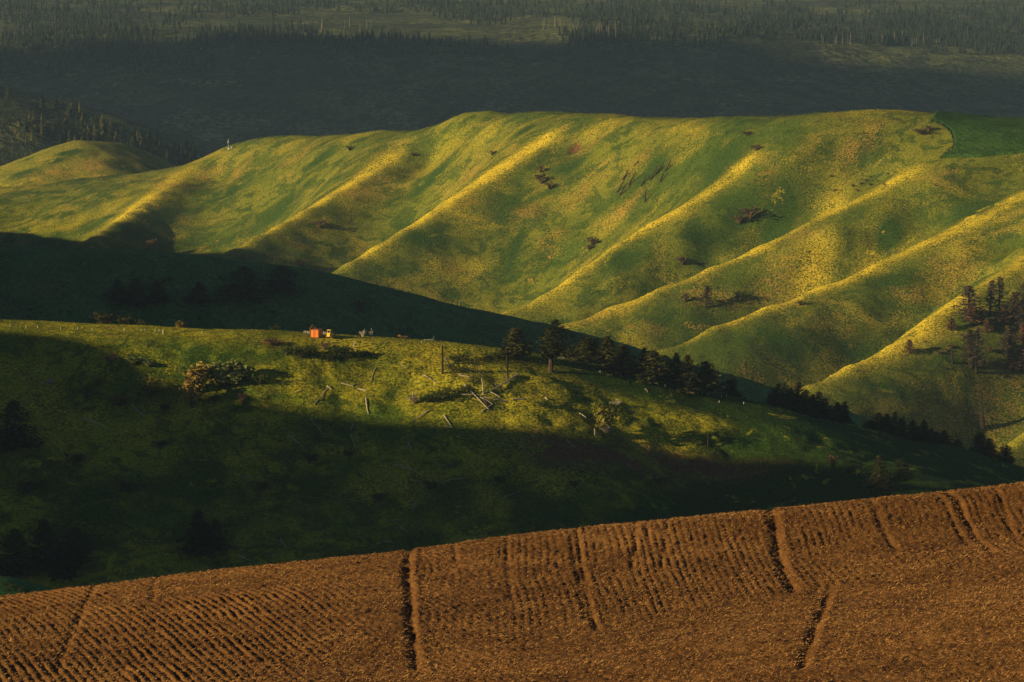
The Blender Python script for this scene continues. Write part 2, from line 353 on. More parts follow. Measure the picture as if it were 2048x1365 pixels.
for x, y in frt_e:
    p = px(x, y, np.interp(x, [0, 1000, 1418], [1392, 1394, 1400])); P += [p, (p[0], p[1]-5, p[2]-1.6)]
for x, y, Y in ((-400, 900, 1325), (0, 790, 1359), (0, 900, 1326), (0, 1050, 1288), (0, 1195, 1256), (-400, 1195, 1256), (300, 800, 1356), (300, 950, 1314), (300, 1150, 1264), (650, 830, 1350), (650, 980, 1309), (650, 1120, 1272),
                (1024, 790, 1366), (1024, 880, 1340), (1024, 1070, 1287), (1250, 850, 1366), (1250, 960, 1332), (1250, 1050, 1305), (1500, 850, 1386), (1500, 910, 1367), (1500, 1025, 1330),
                (1600, 870, 1382), (1640, 920, 1355), (1640, 1010, 1300), (1780, 915, 1385), (1780, 1000, 1285), (2048, 965, 1445), (2048, 1010, 1370), (2300, 1040, 1460), (2300, 1120, 1360)):
    P.append(px(x, y, Y))
for x in range(-400, 2400, 300):
    p = px(x, 1195, 1250); P += [(p[0], 1190, np.interp(x, [-400, 2300], [-214, -235])), (p[0], 1050, -262)]
h1 = HF(-235, 205, 1120, 1640, .95, 1.1)
h1.Z = TPS(P, .0003)(h1.X, h1.Y).reshape(h1.X.shape)
top = sstep(1380, 1394, h1.Y)*sstep(1470, 1425, h1.Y); fr = 1-top
h1.Z += 3.4*fbm(h1.X*1.2, h1.Y*.7, 42, 3, 51)*fr + (1.1*fbm(h1.X, h1.Y, 11, 3, 52)+.55*fbm(h1.X, h1.Y, 3.5, 2, 53))*(.25+.75*fr)
soil = np.zeros(h1.X.shape)
for x, y, rx, ry in ((1130, 905, 14, 7), (1400, 935, 24, 5), (1250, 918, 15, 4), (548, 686, 4, 3)):
    q = h1.hit(x, y, 1200, 1440); soil += 1.3*np.exp(-((h1.X-q[0])/rx)**2-((h1.Y-q[1])/ry)**2)
flw_sun = .5*sstep(.0, .4, fbm(h1.X, h1.Y, 26, 3, 54))*fr + .25*top
for x, y, r in ((1420, 850, 9), (1060, 790, 14), (900, 715, 16), (700, 690, 12), (1160, 760, 8)):  # bright sunlit spots of the slope painted in with the flower yellow
    q = h1.hit(x, y, 1200, 1440); flw_sun += 1.0*np.exp(-((h1.X-q[0])**2+(h1.Y-q[1])**2)/r**2)
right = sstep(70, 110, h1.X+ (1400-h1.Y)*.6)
flw_sun *= 1-right
lush_shade1 = 2.2*right*(1-np.clip(soil, 0, 1)) + 1.2*sstep(0, 30, h1.X)*top + .9*np.clip(fbm(h1.X, h1.Y, 24, 3, 57)*3-.3, 0, 1)*fr  # crop green; shade of right flank and top strip is put into colour
h1.build('middle_hill', M['mid'], attrs={'flower_sun': flw_sun, 'soil': soil, 'lush_shade': lush_shade1, 'rust': 0*lush_shade1})

# ------------------------------------------------------------------ ploughed field in the foreground
P = []
fc = [(-700, 1290), (-300, 1232), (0, 1195), (200, 1171), (400, 1146), (640, 1121), (825, 1100), (1000, 1076), (1200, 1054), (1540, 1020), (1800, 995), (2048, 970), (2400, 935), (2800, 900)]
for x, y in fc:
    p = px(x, y, 300); P += [p, (p[0], 291, p[2]+.75), (p[0], 310, p[2]-1.9), (p[0], 335, p[2]-8), (p[0], 380, p[2]-26)]
for x, y, Y in ((-600, 1365, 232), (0, 1365, 228), (400, 1365, 226), (800, 1350, 226), (1200, 1255, 247), (1600, 1190, 257), (2048, 1103, 268), (2500, 1040, 275), (0, 1270, 262), (400, 1240, 262), (800, 1220, 259), (1200, 1150, 273), (1600, 1095, 280), (2048, 1030, 286),
                (1200, 1340, 216), (1600, 1300, 216), (2048, 1220, 222), (2048, 1365, 196), (1600, 1365, 201), (1200, 1365, 211), (800, 1390, 212), (2500, 1300, 196), (2500, 1150, 240)):
    P.append(px(x, y, Y))
tf = TPS(P, .00002)
hf = HF(-43, 43, 190, 318, .088, .32)
hf.Z = tf(hf.X, hf.Y).reshape(hf.X.shape)
base = hf.Z.copy()
sw = np.array([px(x, y, Y)[:2] for x, y, Y in ((-600, 1640, 160), (800, 1345, 226), (1200, 1255, 247), (1600, 1190, 257), (2048, 1103, 268), (2600, 1030, 276))])
above = sstep(-3, 4, hf.Y - np.interp(hf.X, sw[:, 0], sw[:, 1]))
tracks = [([(820, 1098), (815, 1160), (822, 1240), (832, 1338)], .30, .30), ([(1152, 1060), (1166, 1150), (1180, 1220), (1192, 1258)], .22, .17), ([(1138, 1062), (1152, 1140), (1170, 1225)], .18, .10),
          ([(1540, 1018), (1553, 1080), (1562, 1130), (1588, 1184)], .36, .36), ([(1268, 1045), (1273, 1085), (1264, 1135)], .2, .15), ([(1292, 1043), (1296, 1085)], .18, .12), ([(1335, 1040), (1332, 1090), (1320, 1140)], .18, .10),
          ([(1735, 1000), (1762, 1050), (1795, 1105)], .22, .14), ([(1895, 985), (1935, 1045), (1982, 1103)], .24, .2), ([(1870, 988), (1905, 1040), (1950, 1100)], .2, .10), ([(1985, 976), (2010, 1020), (2040, 1090)], .2, .12), ([(1662, 1172), (1648, 1212), (1620, 1290), (1600, 1340)], .30, .24),
          ([(192, 1172), (150, 1250), (108, 1350)], .26, .16), ([(1012, 1074), (1016, 1120), (1022, 1200)], .2, .10), ([(905, 1088), (915, 1130)], .2, .1), ([(308, 1160), (306, 1205)], .2, .1), ([(1480, 1150), (1500, 1190)], .2, .08), ([(1636, 1178), (1630, 1195)], .3, .15)]
tr = np.zeros(hf.X.shape)
hb0 = HF(-43, 43, 190, 318, 1, 1); hb0.Z = tf(hb0.X, hb0.Y).reshape(hb0.X.shape)
for pts, wd, dp in tracks:
    Q = np.array([hb0.hit(x, y, 190, 312)[:2] for x, y in pts]); o = np.argsort(Q[:, 1]); Q = Q[o]
    xc = np.interp(hf.Y, Q[:, 1], Q[:, 0]) + .12*fbm(hf.Y, hf.Y*0, 6, 2, 60)
    ends = sstep(Q[0, 1]-2, Q[0, 1]+1, hf.Y)*(sstep(Q[-1, 1]+2, Q[-1, 1]-1, hf.Y) if Q[-1, 1] < 296 else 1)
    wob = .75+.6*fbm(hf.X, hf.Y, 2.5, 2, 61)
    e = (hf.X-xc)/wd
    tr += ends*dp*wob*(-np.exp(-e**2) + .22*np.exp(-((e-1.7)/.8)**2))
# furrows: two directions of ploughing
SEAM = np.array([hb0.hit(x, y, 190, 312)[1::-1] for x, y in ((832, 1338), (822, 1240), (815, 1160), (820, 1100))]).T
def detail(X, Y):
    """furrows and clods of the ploughing at world positions"""
    seam = np.interp(Y, *SEAM); left = sstep(.3, -.3, X-seam); above = sstep(-3, 4, Y - np.interp(X, sw[:, 0], sw[:, 1]))
    phA = (X + .185*(Y-215) + .0012*np.clip(Y-262, 0, 99)**2 + .25*fbm(X, Y, 14, 2, 62))/.56
    phB = (X + .012*(Y-300) + .9*np.sin((Y-258)/14.0)*.25 + .35*fbm(X, Y*.4, 6, 2, 63))/.50
    ampA = np.clip(.55+1.1*fbm(X, Y, 16, 2, 64), .0, 1)*sstep(3, -9, X-seam+3); ampB = np.clip(.45+1.3*fbm(X, Y, 12, 2, 65), .05, 1)*above
    brk = np.clip(.85+1.0*fbm(X+.185*Y*left, Y*.08, 1.1, 2, 69), .2, 1.35)
    rows = brk*(left*ampA*.105*2.2*(.4-(.5+.5*np.sin(2*np.pi*phA))**1.8) + (1-left)*ampB*.072*(.4-(.5+.5*np.sin(2*np.pi*phB))**3))
    diag = (1-left)*np.clip(1-(X-seam)/9, 0, 1)*(1-.5*above)*.04*np.sin(2*np.pi*(X+.2*(Y-215))/.5)
    clod = .10*fbm(X, Y*.7, .27, 2, 66) + .09*np.abs(fbm(X, Y*.8, .75, 2, 67)) + .10*fbm(X, Y, 3.2, 2, 68)
    return rows+diag+clod
hf.Z = base + tr + detail(hf.X, hf.Y)
n = NT('ploughed_soil')
a = n.noise(.35, 4, .7); b = n.noise(5, 4, .6); c_ = n.noise(.12, 3, .6); d_ = n.noise(24, 3, .5)
col = n.mix(n.ramp(a, .3, .7), (.085, .036, .012), (.235, .108, .034))
col = n.mix(n.math('MULTIPLY', n.ramp(b, .35, .7), .6), col, (.35, .17, .052))
col = n.mix(n.math('MULTIPLY', n.ramp(d_, .35, .65), .5), col, (.12, .052, .018))
col = n.mix(.8, col, n.mix(n.ramp(c_, .3, .7), (.55, .52, .5), (1.45, 1.45, 1.45)), 'MULTIPLY')
n.bump(c_, .08); M['soil'] = n.col(col)
hf.build('ploughed_field', M['soil'])
# the same field going on outside the strip in view, coarser
for x0, x1, sx_, sy_ in ((-43-.16*200, -43, .16, .7), (43, 43+.16*200, .16, .7), (-142, -74.8, .8, .8), (74.8, 142, .8, .8)):
    s = HF(x0, x1, 190, 318, sx_, sy_); s.Z = tf(s.X, s.Y).reshape(s.X.shape) + detail(s.X, s.Y)
    s.build('ploughed_field', M['soil'])
# the slope the camera stands on, and the drop beyond the crest
s = HF(-140, 140, -60, 192, 2, 2)
e = tf(s.X, np.full(s.X.shape, 192.0)).reshape(s.X.shape)
t = np.clip(s.Y/192, 0, 1); s.Z = (-1.9)*(1-t) + (e-.15)*t - 2.2*np.sin(np.pi*t)*1.0 - .8*(1-t)*0 + np.where(s.Y < 0, -s.Y*-.02, 0)
s.build('near_slope', M['soil'])
s = HF(-260, 260, 317, 1060, 5, 5)
e = tf(np.clip(s.X, -140, 140), np.full(s.X.shape, 317.0)).reshape(s.X.shape)
t = np.clip((s.Y-317)/400, 0, 1); s.Z = (e-.15)*(1-t) + (-268)*t - 12*np.sin(np.pi*t) + 2*fbm(s.X, s.Y, 40, 3, 71)
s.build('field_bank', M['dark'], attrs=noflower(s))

P = []
for x, y in ((-420, 1105), (-250, 1132), (-100, 1153), (0, 1169), (50, 1180), (100, 1199), (180, 1240)):
    p = px(x, y, 900); P += [p, (p[0]+4, 930, p[2]-5), (p[0]+10, 1010, p[2]-45), (p[0], 870, p[2]-9), (p[0], 780, p[2]-55)]
hq = HF(-170, -60, 780, 1010, 1.5, 1.5); hq.Z = TPS(P, .0005)(hq.X, hq.Y).reshape(hq.X.shape) + .7*fbm(hq.X, hq.Y, 12, 3, 95)
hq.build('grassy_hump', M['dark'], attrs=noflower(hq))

# ------------------------------------------------------------------ valley floor and the hills outside the frame
s = HF(-4400, 4400, -600, 11800, 200, 200); s.Z = np.full(s.X.shape, -272.0) + 4*fbm(s.X, s.Y, 900, 3, 80)
s.build('valley_floor', M['far'], attrs=noflower(s))

SH = np.array((SUN.x, SUN.y)); SH /= np.hypot(*SH); TE = math.tan(SUN_E)
def ridge_hill(name, crest, mat, slope=.55, seed=90):
    """a long hill whose top line is given in world metres"""
    Cc = np.array(crest, float); k = np.r_[0, np.cumsum(np.hypot(*np.diff(Cc[:, :2], axis=0).T))]
    u = np.arange(0, k[-1], 9.0); c = np.stack([np.interp(u, k, Cc[:, i]) for i in range(3)], -1)
    ker = np.hanning(9); ker /= ker.sum()
    for i in range(3): c[4:-4, i] = np.convolve(c[:, i], ker, 'valid')
    v = np.r_[-np.geomspace(620, 6, 34), 0, np.geomspace(6, 620, 34)]
    U, Vv = np.meshgrid(np.arange(len(u)), v)
    X = c[U, 0] + Vv*SH[0]; Y = c[U, 1] + Vv*SH[1]
    drop = slope*(np.sqrt(Vv**2+14**2)-14)
    Z = np.maximum(c[U, 2]-drop, -280) + np.clip(np.abs(Vv)/120, 0, 1)*8*fbm(X, Y, 60, 3, seed) + 2.2*fbm(X, Y, 22, 3, seed+3)
    i = np.arange(U.size).reshape(U.shape)
    Q = np.stack([i[:-1, :-1], i[1:, :-1], i[1:, 1:], i[:-1, 1:]], -1).reshape(-1, 4)
    m = mesh_np(name, np.stack([X, Y, Z], -1).reshape(-1, 3), Q); m.materials.append(mat)
    z = np.zeros(X.size); attr(m, 'flower_sun', z); attr(m, 'soil', z)
    return link(bpy.data.objects.new(name, m), kind='structure')
def shade_point(p, xr):
    """where the light that grazes point p crosses the line X = xr"""
    L = (p[0]-xr)/-SH[0]
    return (xr, p[1]+SH[1]*L, p[2]+TE*L)
cr = []
for x, y in ((2000, 985), (1700, 932), (1500, 908), (1250, 897), (1100, 888), (1000, 868), (800, 842), (560, 822), (440, 806), (350, 795), (305, 772), (285, 735), (262, 696), (190, 679), (90, 673), (0, 668), (-200, 662)):
    cr.append(shade_point(h1.hit(x, y, 1200, 1450), -620))
cr.sort(key=lambda p: p[1])
e = cr[-1]; cr = [(-600, cr[0][1]-260, -60), (-615, cr[0][1]-60, cr[0][2]-6)] + cr + [(-622, e[1]+60, e[2]+6), (-630, e[1]+200, e[2]+16)]
c3 = []
for x, y in ((1560, 770), (1400, 720), (1200, 660), (1000, 607), (700, 545), (450, 508), (0, 486)):
    c3.append(shade_point(px(x, y, 2005), -640))
c3.sort(key=lambda p: p[1]); m_ = max(p[2] for p in c3)
cr += c3
for x, y in ((600, 528), (420, 500), (200, 478), (0, 462)):
    q = hb.hit(x, y, 2600, 3790); cr.append(shade_point(q, -640))
cr.sort(key=lambda p: p[1]); e = cr[-1]; cr.append((-680, e[1]+150, e[2]-60)); 
ridge_hill('western_ridge', cr, M['dark'])
print('RIDGE', [tuple(int(v) for v in p) for p in cr])

# an added cloud beyond the left of the view, shaped to shade the far mountain
def cloud(name, poly, z0, thick, seed):
    """poly: points of the ground (world) whose sunlight the cloud takes away"""
    Q = np.array([(p[0]+SH[0]*(z0-p[2])/TE, p[1]+SH[1]*(z0-p[2])/TE) for p in poly])
    x0, y0 = Q.min(0)-150; x1, y1 = Q.max(0)+150; st = 30
    h = HF(x0, x1, y0, y1, st, st); ins = np.zeros(h.X.shape, bool); dist = np.full(h.X.shape, 1e9)
    for a, b in zip(Q, np.roll(Q, -1, 0)):
        cond = ((a[1] > h.Y) != (b[1] > h.Y)) & (h.X < (b[0]-a[0])*(h.Y-a[1])/(b[1]-a[1]+1e-9)+a[0]); ins ^= cond
        ab = b-a; t = np.clip(((h.X-a[0])*ab[0]+(h.Y-a[1])*ab[1])/(ab@ab), 0, 1)
        dist = np.minimum(dist, np.hypot(h.X-a[0]-t*ab[0], h.Y-a[1]-t*ab[1]))
    sd = np.where(ins, dist, -dist) + 85*fbm(h.X, h.Y, 420, 4, seed)
    keep = sd > 0
    up = thick*np.sqrt(np.clip(sd, 0, 220)/220)*(.8+.8*fbm(h.X, h.Y, 180, 4, seed+1)); dn = .35*thick*np.sqrt(np.clip(sd, 0, 150)/150)*(.8+.6*fbm(h.X, h.Y, 140, 4, seed+2))
    ny, nx = h.X.shape; i = np.arange(ny*nx).reshape(ny, nx)
    V = np.concatenate([np.stack([h.X, h.Y, z0+up], -1).reshape(-1, 3), np.stack([h.X, h.Y, z0-dn], -1).reshape(-1, 3)])
    q = np.stack([i[:-1, :-1], i[:-1, 1:], i[1:, 1:], i[1:, :-1]], -1).reshape(-1, 4)
    q = q[keep.ravel()[q].all(1)]
    m = mesh_np(name, V, np.concatenate([q, q[:, ::-1]+ny*nx])); m.materials.append(M['cloud'])
    return link(bpy.data.objects.new(name, m), kind='structure')
M['cloud'] = simple('cloud_white', (.8, .8, .8), (.85, .85, .85), 50, 1, 0, 0)
poly = [px(-300, 130, 6800), px(0, 112, 6800), px(440, 88, 6820), px(620, 102, 6800), px(800, 106, 6800), px(1030, 84, 6840), px(1200, 76, 6860), px(1360, 80, 6830), px(1480, 112, 6740), px(1640, 150, 6690), px(1760, 176, 6670), px(2000, 190, 6650), px(2300, 200, 6650), px(2300, 420, 6000), px(-300, 420, 6000)]
cloud('shade_cloud', poly, 1500, 160, 130)

# ------------------------------------------------------------------ grass tufts and straw: uncountable, joined
def tufts(name, h, n, region, size, mat, seed, label=None, attrs_from=None, tall=.38, keep=None):
    r = np.random.default_rng(seed); x0, x1, y0, y1 = region
    x = r.uniform(x0, x1, n); y = r.uniform(y0, y1, n)
    if keep is not None:
        k = keep(x, y, r); x = x[k]; y = y[k]; n = len(x)
    z = h.sample(x, y); s = size*r.uniform(.55, 1.5, n); a = r.uniform(0, 6.28, n)
    base = np.stack([x, y, z-.12*s], -1); V = np.empty((n, 4, 3))
    for k in range(3):
        b = a + k*2.094; V[:, k] = base + np.stack([np.cos(b)*s*.5, np.sin(b)*s*.5, 0*s], -1)
    V[:, 3] = base + np.stack([r.normal(0, .22, n)*s, r.normal(0, .22, n)*s, s*tall*r.uniform(.5, 1.1, n)], -1)
    i = np.arange(n)[:, None]*4
    Fc = np.concatenate([i+np.array([[0, 1, 3]]), i+np.array([[1, 2, 3]]), i+np.array([[2, 0, 3]])])
    m = mesh_np(name, V.reshape(-1, 3), Fc, True); m.materials.append(mat)
    for nm, arr in (attrs_from or {}).items():
        g = HF.__new__(HF); g.__dict__.update(h.__dict__); g.Z = arr.reshape(h.Z.shape); attr(m, nm, np.repeat(g.sample(x, y), 4))
    o = link(bpy.data.objects.new(name, m), kind='stuff')
    if label: o['label'] = label
    return o
A1 = dict(y0=1200, y1=1560)
def infr(m0, m1):
    return lambda x, y, r: (np.abs(x) < y*(.12+m0)+m1)
tufts('slope_grass', h1, 160000, (-195, 195, 1235, 1495), .6, M['mid'], 301, 'rough grass tufts covering the middle hill slope', {'flower_sun': flw_sun, 'soil': soil, 'lush_shade': lush_shade1}, keep=infr(.01, 5))
tufts('canyon_grass', hb, 85000, (-450, 360, 2180, 3650), 1.0, M['back'], 302, 'shrubby grass clumps on the canyon hillside', {'flower_sun': flower_sun, 'soil': 0*flower_sun, 'rust': rust_b*.5, 'lush_shade': lush_b*.8}, tall=.7, keep=infr(.01, 5))
tufts('hill_grass', h2, 26000, (-260, 280, 1830, 2060), .8, M['dark'], 303, 'dark grass tufts on the shaded hill', {'flower_sun': z2, 'soil': z2}, keep=infr(.01, 5))

def straw(n, seed):
    r = np.random.default_rng(seed); x = r.uniform(-62, 62, n); y = r.uniform(191, 304, n)
    dens = .45+.55*sstep(-.35, .35, fbm(x, y, 7, 3, 75)); k = (np.abs(x) < y*.127+18*r.random(n)**2) & (r.uniform(0, 1, n) < dens); x = x[k]; y = y[k]; n = len(x)
    z = np.where(np.abs(x) < 42.9, hf.sample(x, y), tf(x, y)+detail(x, y))+.02; L = r.uniform(.06, .22, n); a = r.uniform(0, 6.28, n); t = r.uniform(.05, .9, n)**1.5; wd = r.uniform(.012, .030, n)
    d = np.stack([np.cos(a)*np.cos(t), np.sin(a)*np.cos(t), np.sin(t)], -1)*L[:, None]; b = np.stack([x, y, z], -1)
    q = np.stack([-np.sin(a), np.cos(a), 0*a+.5], -1)*wd[:, None]
    V = np.stack([b-q, b+q, b+d], 1)
    Fc = np.arange(n*3).reshape(-1, 3)
    m = mesh_np('straw_stubble', V.reshape(-1, 3), Fc, False); m.materials.append(M['straw'])
    o = link(bpy.data.objects.new('straw_stubble', m), kind='stuff'); o['label'] = 'loose straw and clods scattered over the ploughed field'
M['straw'] = simple('straw', (.22, .105, .034), (.58, .31, .10), 1.3, .8, .15, 0)
straw(420000, 310)

# ------------------------------------------------------------------ mesh builder for things
class MB:
    def __init__(s): s.v = []; s.f = []
    def tube(s, pts, radii, n=6, cap=True):
        pts = [Vector(p) for p in pts]; b0 = len(s.v)
        for i, p in enumerate(pts):
            d = (pts[min(i+1, len(pts)-1)]-pts[max(i-1, 0)]).normalized()
            u = d.orthogonal().normalized(); w_ = d.cross(u)
            for k in range(n):
                a = 6.2832*k/n; s.v.append(p+(u*math.cos(a)+w_*math.sin(a))*radii[i])
        for i in range(len(pts)-1):
            for k in range(n):
                a = b0+i*n+k; b = b0+i*n+(k+1) % n; s.f.append((a, b, b+n, a+n))
        if cap: s.f.append(tuple(b0+k for k in reversed(range(n)))); s.f.append(tuple(b0+(len(pts)-1)*n+k for k in range(n)))
        return s
    def box(s, c, d, rot=None, taper=1.0):
        b0 = len(s.v); c = Vector(c); R = rot or Matrix.Identity(3)
        for z in (-1, 1):
            k = taper if z > 0 else 1.0
            for x, y in ((-1, -1), (1, -1), (1, 1), (-1, 1)): s.v.append(c+R @ Vector((x*d[0]/2*k, y*d[1]/2*k, z*d[2]/2)))
        for q in ((3, 2, 1, 0), (4, 5, 6, 7), (0, 1, 5, 4), (1, 2, 6, 5), (2, 3, 7, 6), (3, 0, 4, 7)): s.f.append(tuple(b0+k for k in q))
        return s
    def tri(s, a, b, c):
        k = len(s.v); s.v += [Vector(a), Vector(b), Vector(c)]; s.f.append((k, k+1, k+2)); return s
    def clump(s, c, sz, r, n=3, flat=.6):
        for _ in range(n):
            o = [Vector((r.uniform(-1, 1), r.uniform(-1, 1), r.uniform(-1, 1)*flat)) for _ in range(3)]
            q = [Vector(c)+e.normalized()*sz*r.uniform(.5, 1.1) for e in o]; s.tri(*q)
    def mesh(s, name, mat, smooth=False):
        m = bpy.data.meshes.new(name); m.from_pydata([tuple(v) for v in s.v], [], s.f); m.materials.append(mat)
        if smooth: m.polygons.foreach_set('use_smooth', [True]*len(m.polygons))
        m.update(); return m
    def obj(s, name, mat, parent=None, smooth=False, **kw):
        return link(bpy.data.objects.new(name, s.mesh(name, mat, smooth)), parent=parent, **kw)
def empty(name, loc, rz=0, sc=(1, 1, 1), label=None, cat=None, group=None):
    o = bpy.data.objects.new(name, None); o.location = Vector(loc); o.rotation_euler = (0, 0, rz); o.scale = sc; o.empty_display_size = .5
    return link(o, label, cat, group)

# ------------------------------------------------------------------ tree kinds, 10 m tall masters
def conifer(seed, h0=.08, R=2.0, shape='cone', nb=150, per=4, csz=.52, needle='needle', lean=.15, gaps=.15, bark='bark'):
    r = random.Random(seed); H = 10.0; T = MB(); bend = (r.uniform(-lean, lean), r.uniform(-lean, lean))
    ax = lambda t: Vector((bend[0]*math.sin(t*2.4), bend[1]*math.sin(t*2.0+.5)-bend[1]*.48, H*t))
    T.tube([ax(t) for t in (-.03, .05, .25, .5, .75, .97)], [.27, .23, .18, .13, .075, .02], 7)
    K = MB(); skew = r.uniform(0, 6.28)
    holes = [(r.uniform(0, 6.28), r.uniform(h0, .9)) for _ in range(6)]
    for i in range(nb):
        u = ((i+r.random())/nb); t = h0+(1-h0)*u
        if shape == 'cone': k = (1-u)**.85*(.93+.07*math.sin(i*1.7))+.05
        elif shape == 'oval': k = max(.10, math.sin(math.pi*min(1, (u*.86+.14)))**.6*(1-.35*u))
        elif shape == 'bush': k = (1-u**2.2)**.7*.95+.06
        else: k = (1-u)**.6*.9*(.6+.4*min(1, u*5))+.06
        a = i*2.399+r.uniform(-.4, .4)
        if any(abs((a-ha+3.14) % 6.28-3.14) < .5 and abs(t-ht) < .07 for ha, ht in holes): k *= .45
        if r.random() < gaps: k *= .6
        L = R*k*r.uniform(.72, 1.12)*(1+.14*math.cos(a-skew)); dr = -.22 if u < .5 else .18
        b = ax(t); e = b+Vector((math.cos(a)*L, math.sin(a)*L, L*dr*r.uniform(.4, 1.4)))
        if i % 3 == 0: T.tube([b, e*.8+b*.2], [.05*(1-.6*u), .015], 3, False)
        for j in range(per):
            f = .30+.74*(j+r.random()*.6)/per
            c = b+(e-b)*f+Vector((r.gauss(0, .1), r.gauss(0, .1), r.gauss(0, .08)))*(1+k)
            K.clump(c, csz*r.uniform(.7, 1.25)*(1.15-.72*u), r, 4, .7)
    K.clump(ax(.98), .16, r, 4, 2.2)
    return T.mesh('trunk', M[bark]), K.mesh('crown', M[needle])
def burnt_tree(seed, R=1.5, h0=.12, nb=85, needle='burnt', tri=3, csz=.38):
    r = random.Random(seed); H = 10.0; T = MB(); K = MB(); bx, by = r.uniform(-.3, .3), r.uniform(-.3, .3)
    ax = lambda t: Vector((bx*t*t, by*t*t, H*t))
    T.tube([ax(t) for t in (-.03, .05, .3, .6, .85, 1.0)], [.22, .18, .14, .10, .06, .015], 6)
    for i in range(nb):
        u = (i+r.random())/nb; t = h0+(1-h0)*u; a = i*2.399+r.uniform(-.5, .5)
        L = R*((1-u)**.7*.95+.08)*r.uniform(.5, 1.1); b = ax(t); e = b+Vector((math.cos(a)*L, math.sin(a)*L, L*r.uniform(-.35, .25)))
        K.tube([b, (b+e)/2+Vector((0, 0, -.06)), e], [.04, .028, .012], 3, False)
        for j in range(3):
            c = b+(e-b)*r.uniform(.35, 1.0); d = Vector((r.uniform(-1, 1), r.uniform(-1, 1), r.uniform(-1, .7)))*.35
            K.tube([c, c+d], [.022, .008], 3, False)
            if tri: K.clump(c+d*.5, csz*r.uniform(.5, 1.1), r, tri, 1)
    return T.mesh('trunk', M['char']), K.mesh('crown', M[needle])
def shrub(seed, mat, H=2.0, R=1.1, n=190, csz=.17, stems=7, up=.6, bark='bark'):
    r = random.Random(seed); T = MB(); K = MB(); tips = []
    for i in range(stems):
        a = r.uniform(0, 6.28); k = r.uniform(.25, .8)
        e = Vector((math.cos(a)*R*k*(1-up*.5), math.sin(a)*R*k*(1-up*.5), H*r.uniform(.6, .93))); mid = e*.5+Vector((math.cos(a)*.1, math.sin(a)*.1, .12*H))
        T.tube([(0, 0, -.15), mid*.6, mid, e], [.06, .05, .035, .01], 4, False); tips.append((mid, e))
    for i in range(n):
        m_, e = tips[i % stems]; c = m_*.45+(e-m_*.45)*r.random()**.6
        off = Vector((r.gauss(0, 1), r.gauss(0, 1), r.gauss(0, .8)))*R*.24
        K.clump(c+off, csz*H/2*r.uniform(.6, 1.4), r, 3, .9)
    return T.mesh('stem', M[bark]), K.mesh('foliage', M[mat])
def bare_shrub(seed, mat, H=2.0, R=1.0, n=26):
    r = random.Random(seed); K = MB(); T = MB()
    for i in range(n):
        a = r.uniform(0, 6.28); k = r.uniform(.3, 1)
        e = Vector((math.cos(a)*R*k, math.sin(a)*R*k, H*r.uniform(.5, 1)*(1-.35*k))); m_ = e*.5+Vector((0, 0, .15*H))
        T.tube([(0, 0, -.1), m_*.6, m_], [.05, .04, .025], 3, False); K.tube([m_, e], [.025, .008], 3, False)
        for j in range(4):
            c = m_+(e-m_)*r.random(); K.tube([c, c+Vector((r.uniform(-1, 1), r.uniform(-1, 1), r.uniform(-.2, 1)))*.3*H/2], [.018, .006], 3, False)
            K.clump(c, .09*H, r, 1, 1)
    return T.mesh('stem', M[mat]), K.mesh('twigs', M[mat])
KIND = {
 'pine1': conifer(1, .10, 2.6, 'oval', 170), 'pine2': conifer(2, .14, 2.9, 'round', 170), 'pine3': conifer(3, .08, 2.2, 'cone', 170), 'pine_tall': conifer(4, .36, 1.65, 'oval', 130, 4, .40),
 'fir1': conifer(5, .05, 2.3, 'cone', 190, 4, .40, 'needle_dark'), 'fir2': conifer(6, .06, 2.7, 'oval', 190, 4, .42, 'needle_dark'), 'fir3': conifer(7, .07, 2.0, 'cone', 170, 4, .38, 'needle_dark'), 'fir_bush': conifer(8, .02, 3.7, 'bush', 230, 5, .46, 'needle_dark'),
 'spruce': conifer(9, .06, 2.5, 'cone', 200, 4, .36, 'needle'),
 'burnt1': burnt_tree(21, 2.0), 'burnt2': burnt_tree(22, 1.5, .2), 'burnt3': burnt_tree(23, 1.2, .1, 70), 'rusty1': burnt_tree(24, 1.9, .15, 85, 'rustneedle', 3, .55), 'bare': burnt_tree(25, 1.3, .15, 45, 'burnt', 0),
 'bush_y': shrub(31, 'leaf_y', up=.3), 'bush_g': shrub(32, 'leaf_g', R=1.3, up=.1), 'bush_p': shrub(33, 'leaf_p', H=2.4, R=.7, up=.9, stems=4), 'bush_o': shrub(34, 'leaf_o', H=2.6, R=.75, up=.8), 'bush_r': bare_shrub(35, 'leaf_r'), 'bush_d': shrub(36, 'needle', R=1.2, up=.2, n=220),
 'bush_grey': bare_shrub(37, 'bleached', H=2.0, R=.8),
}
NAME = {'pine': 'pine_tree', 'fir': 'fir_tree', 'spruce': 'spruce_tree', 'burnt': 'burnt_tree', 'rusty': 'dead_pine_tree', 'bare': 'dead_tree', 'bush': 'shrub'}
WID = {}
def put(kind, loc, height, width, label, group=None, rz=None, cat=None):
    a, b = KIND[kind]; H = 10.0 if a.name.startswith('trunk') else max(v.co.z for v in b.vertices)
    W = WID.setdefault(b.name, 2*float(np.percentile([math.hypot(v.co.x, v.co.y) for v in b.vertices], 78)))
    nm = next(v for k, v in NAME.items() if kind.startswith(k))
    sx = width/W*(1.22 if H == 10.0 else 1.0)
    rz = RN.uniform(0, 6.28) if rz is None else rz
    e = empty(nm, loc, rz, (sx, sx, height/H), label, cat or ('shrub' if nm == 'shrub' else 'tree'), group)
    for m in (a, b): link(bpy.data.objects.new(m.name.split('.')[0], m), parent=e)
    return e
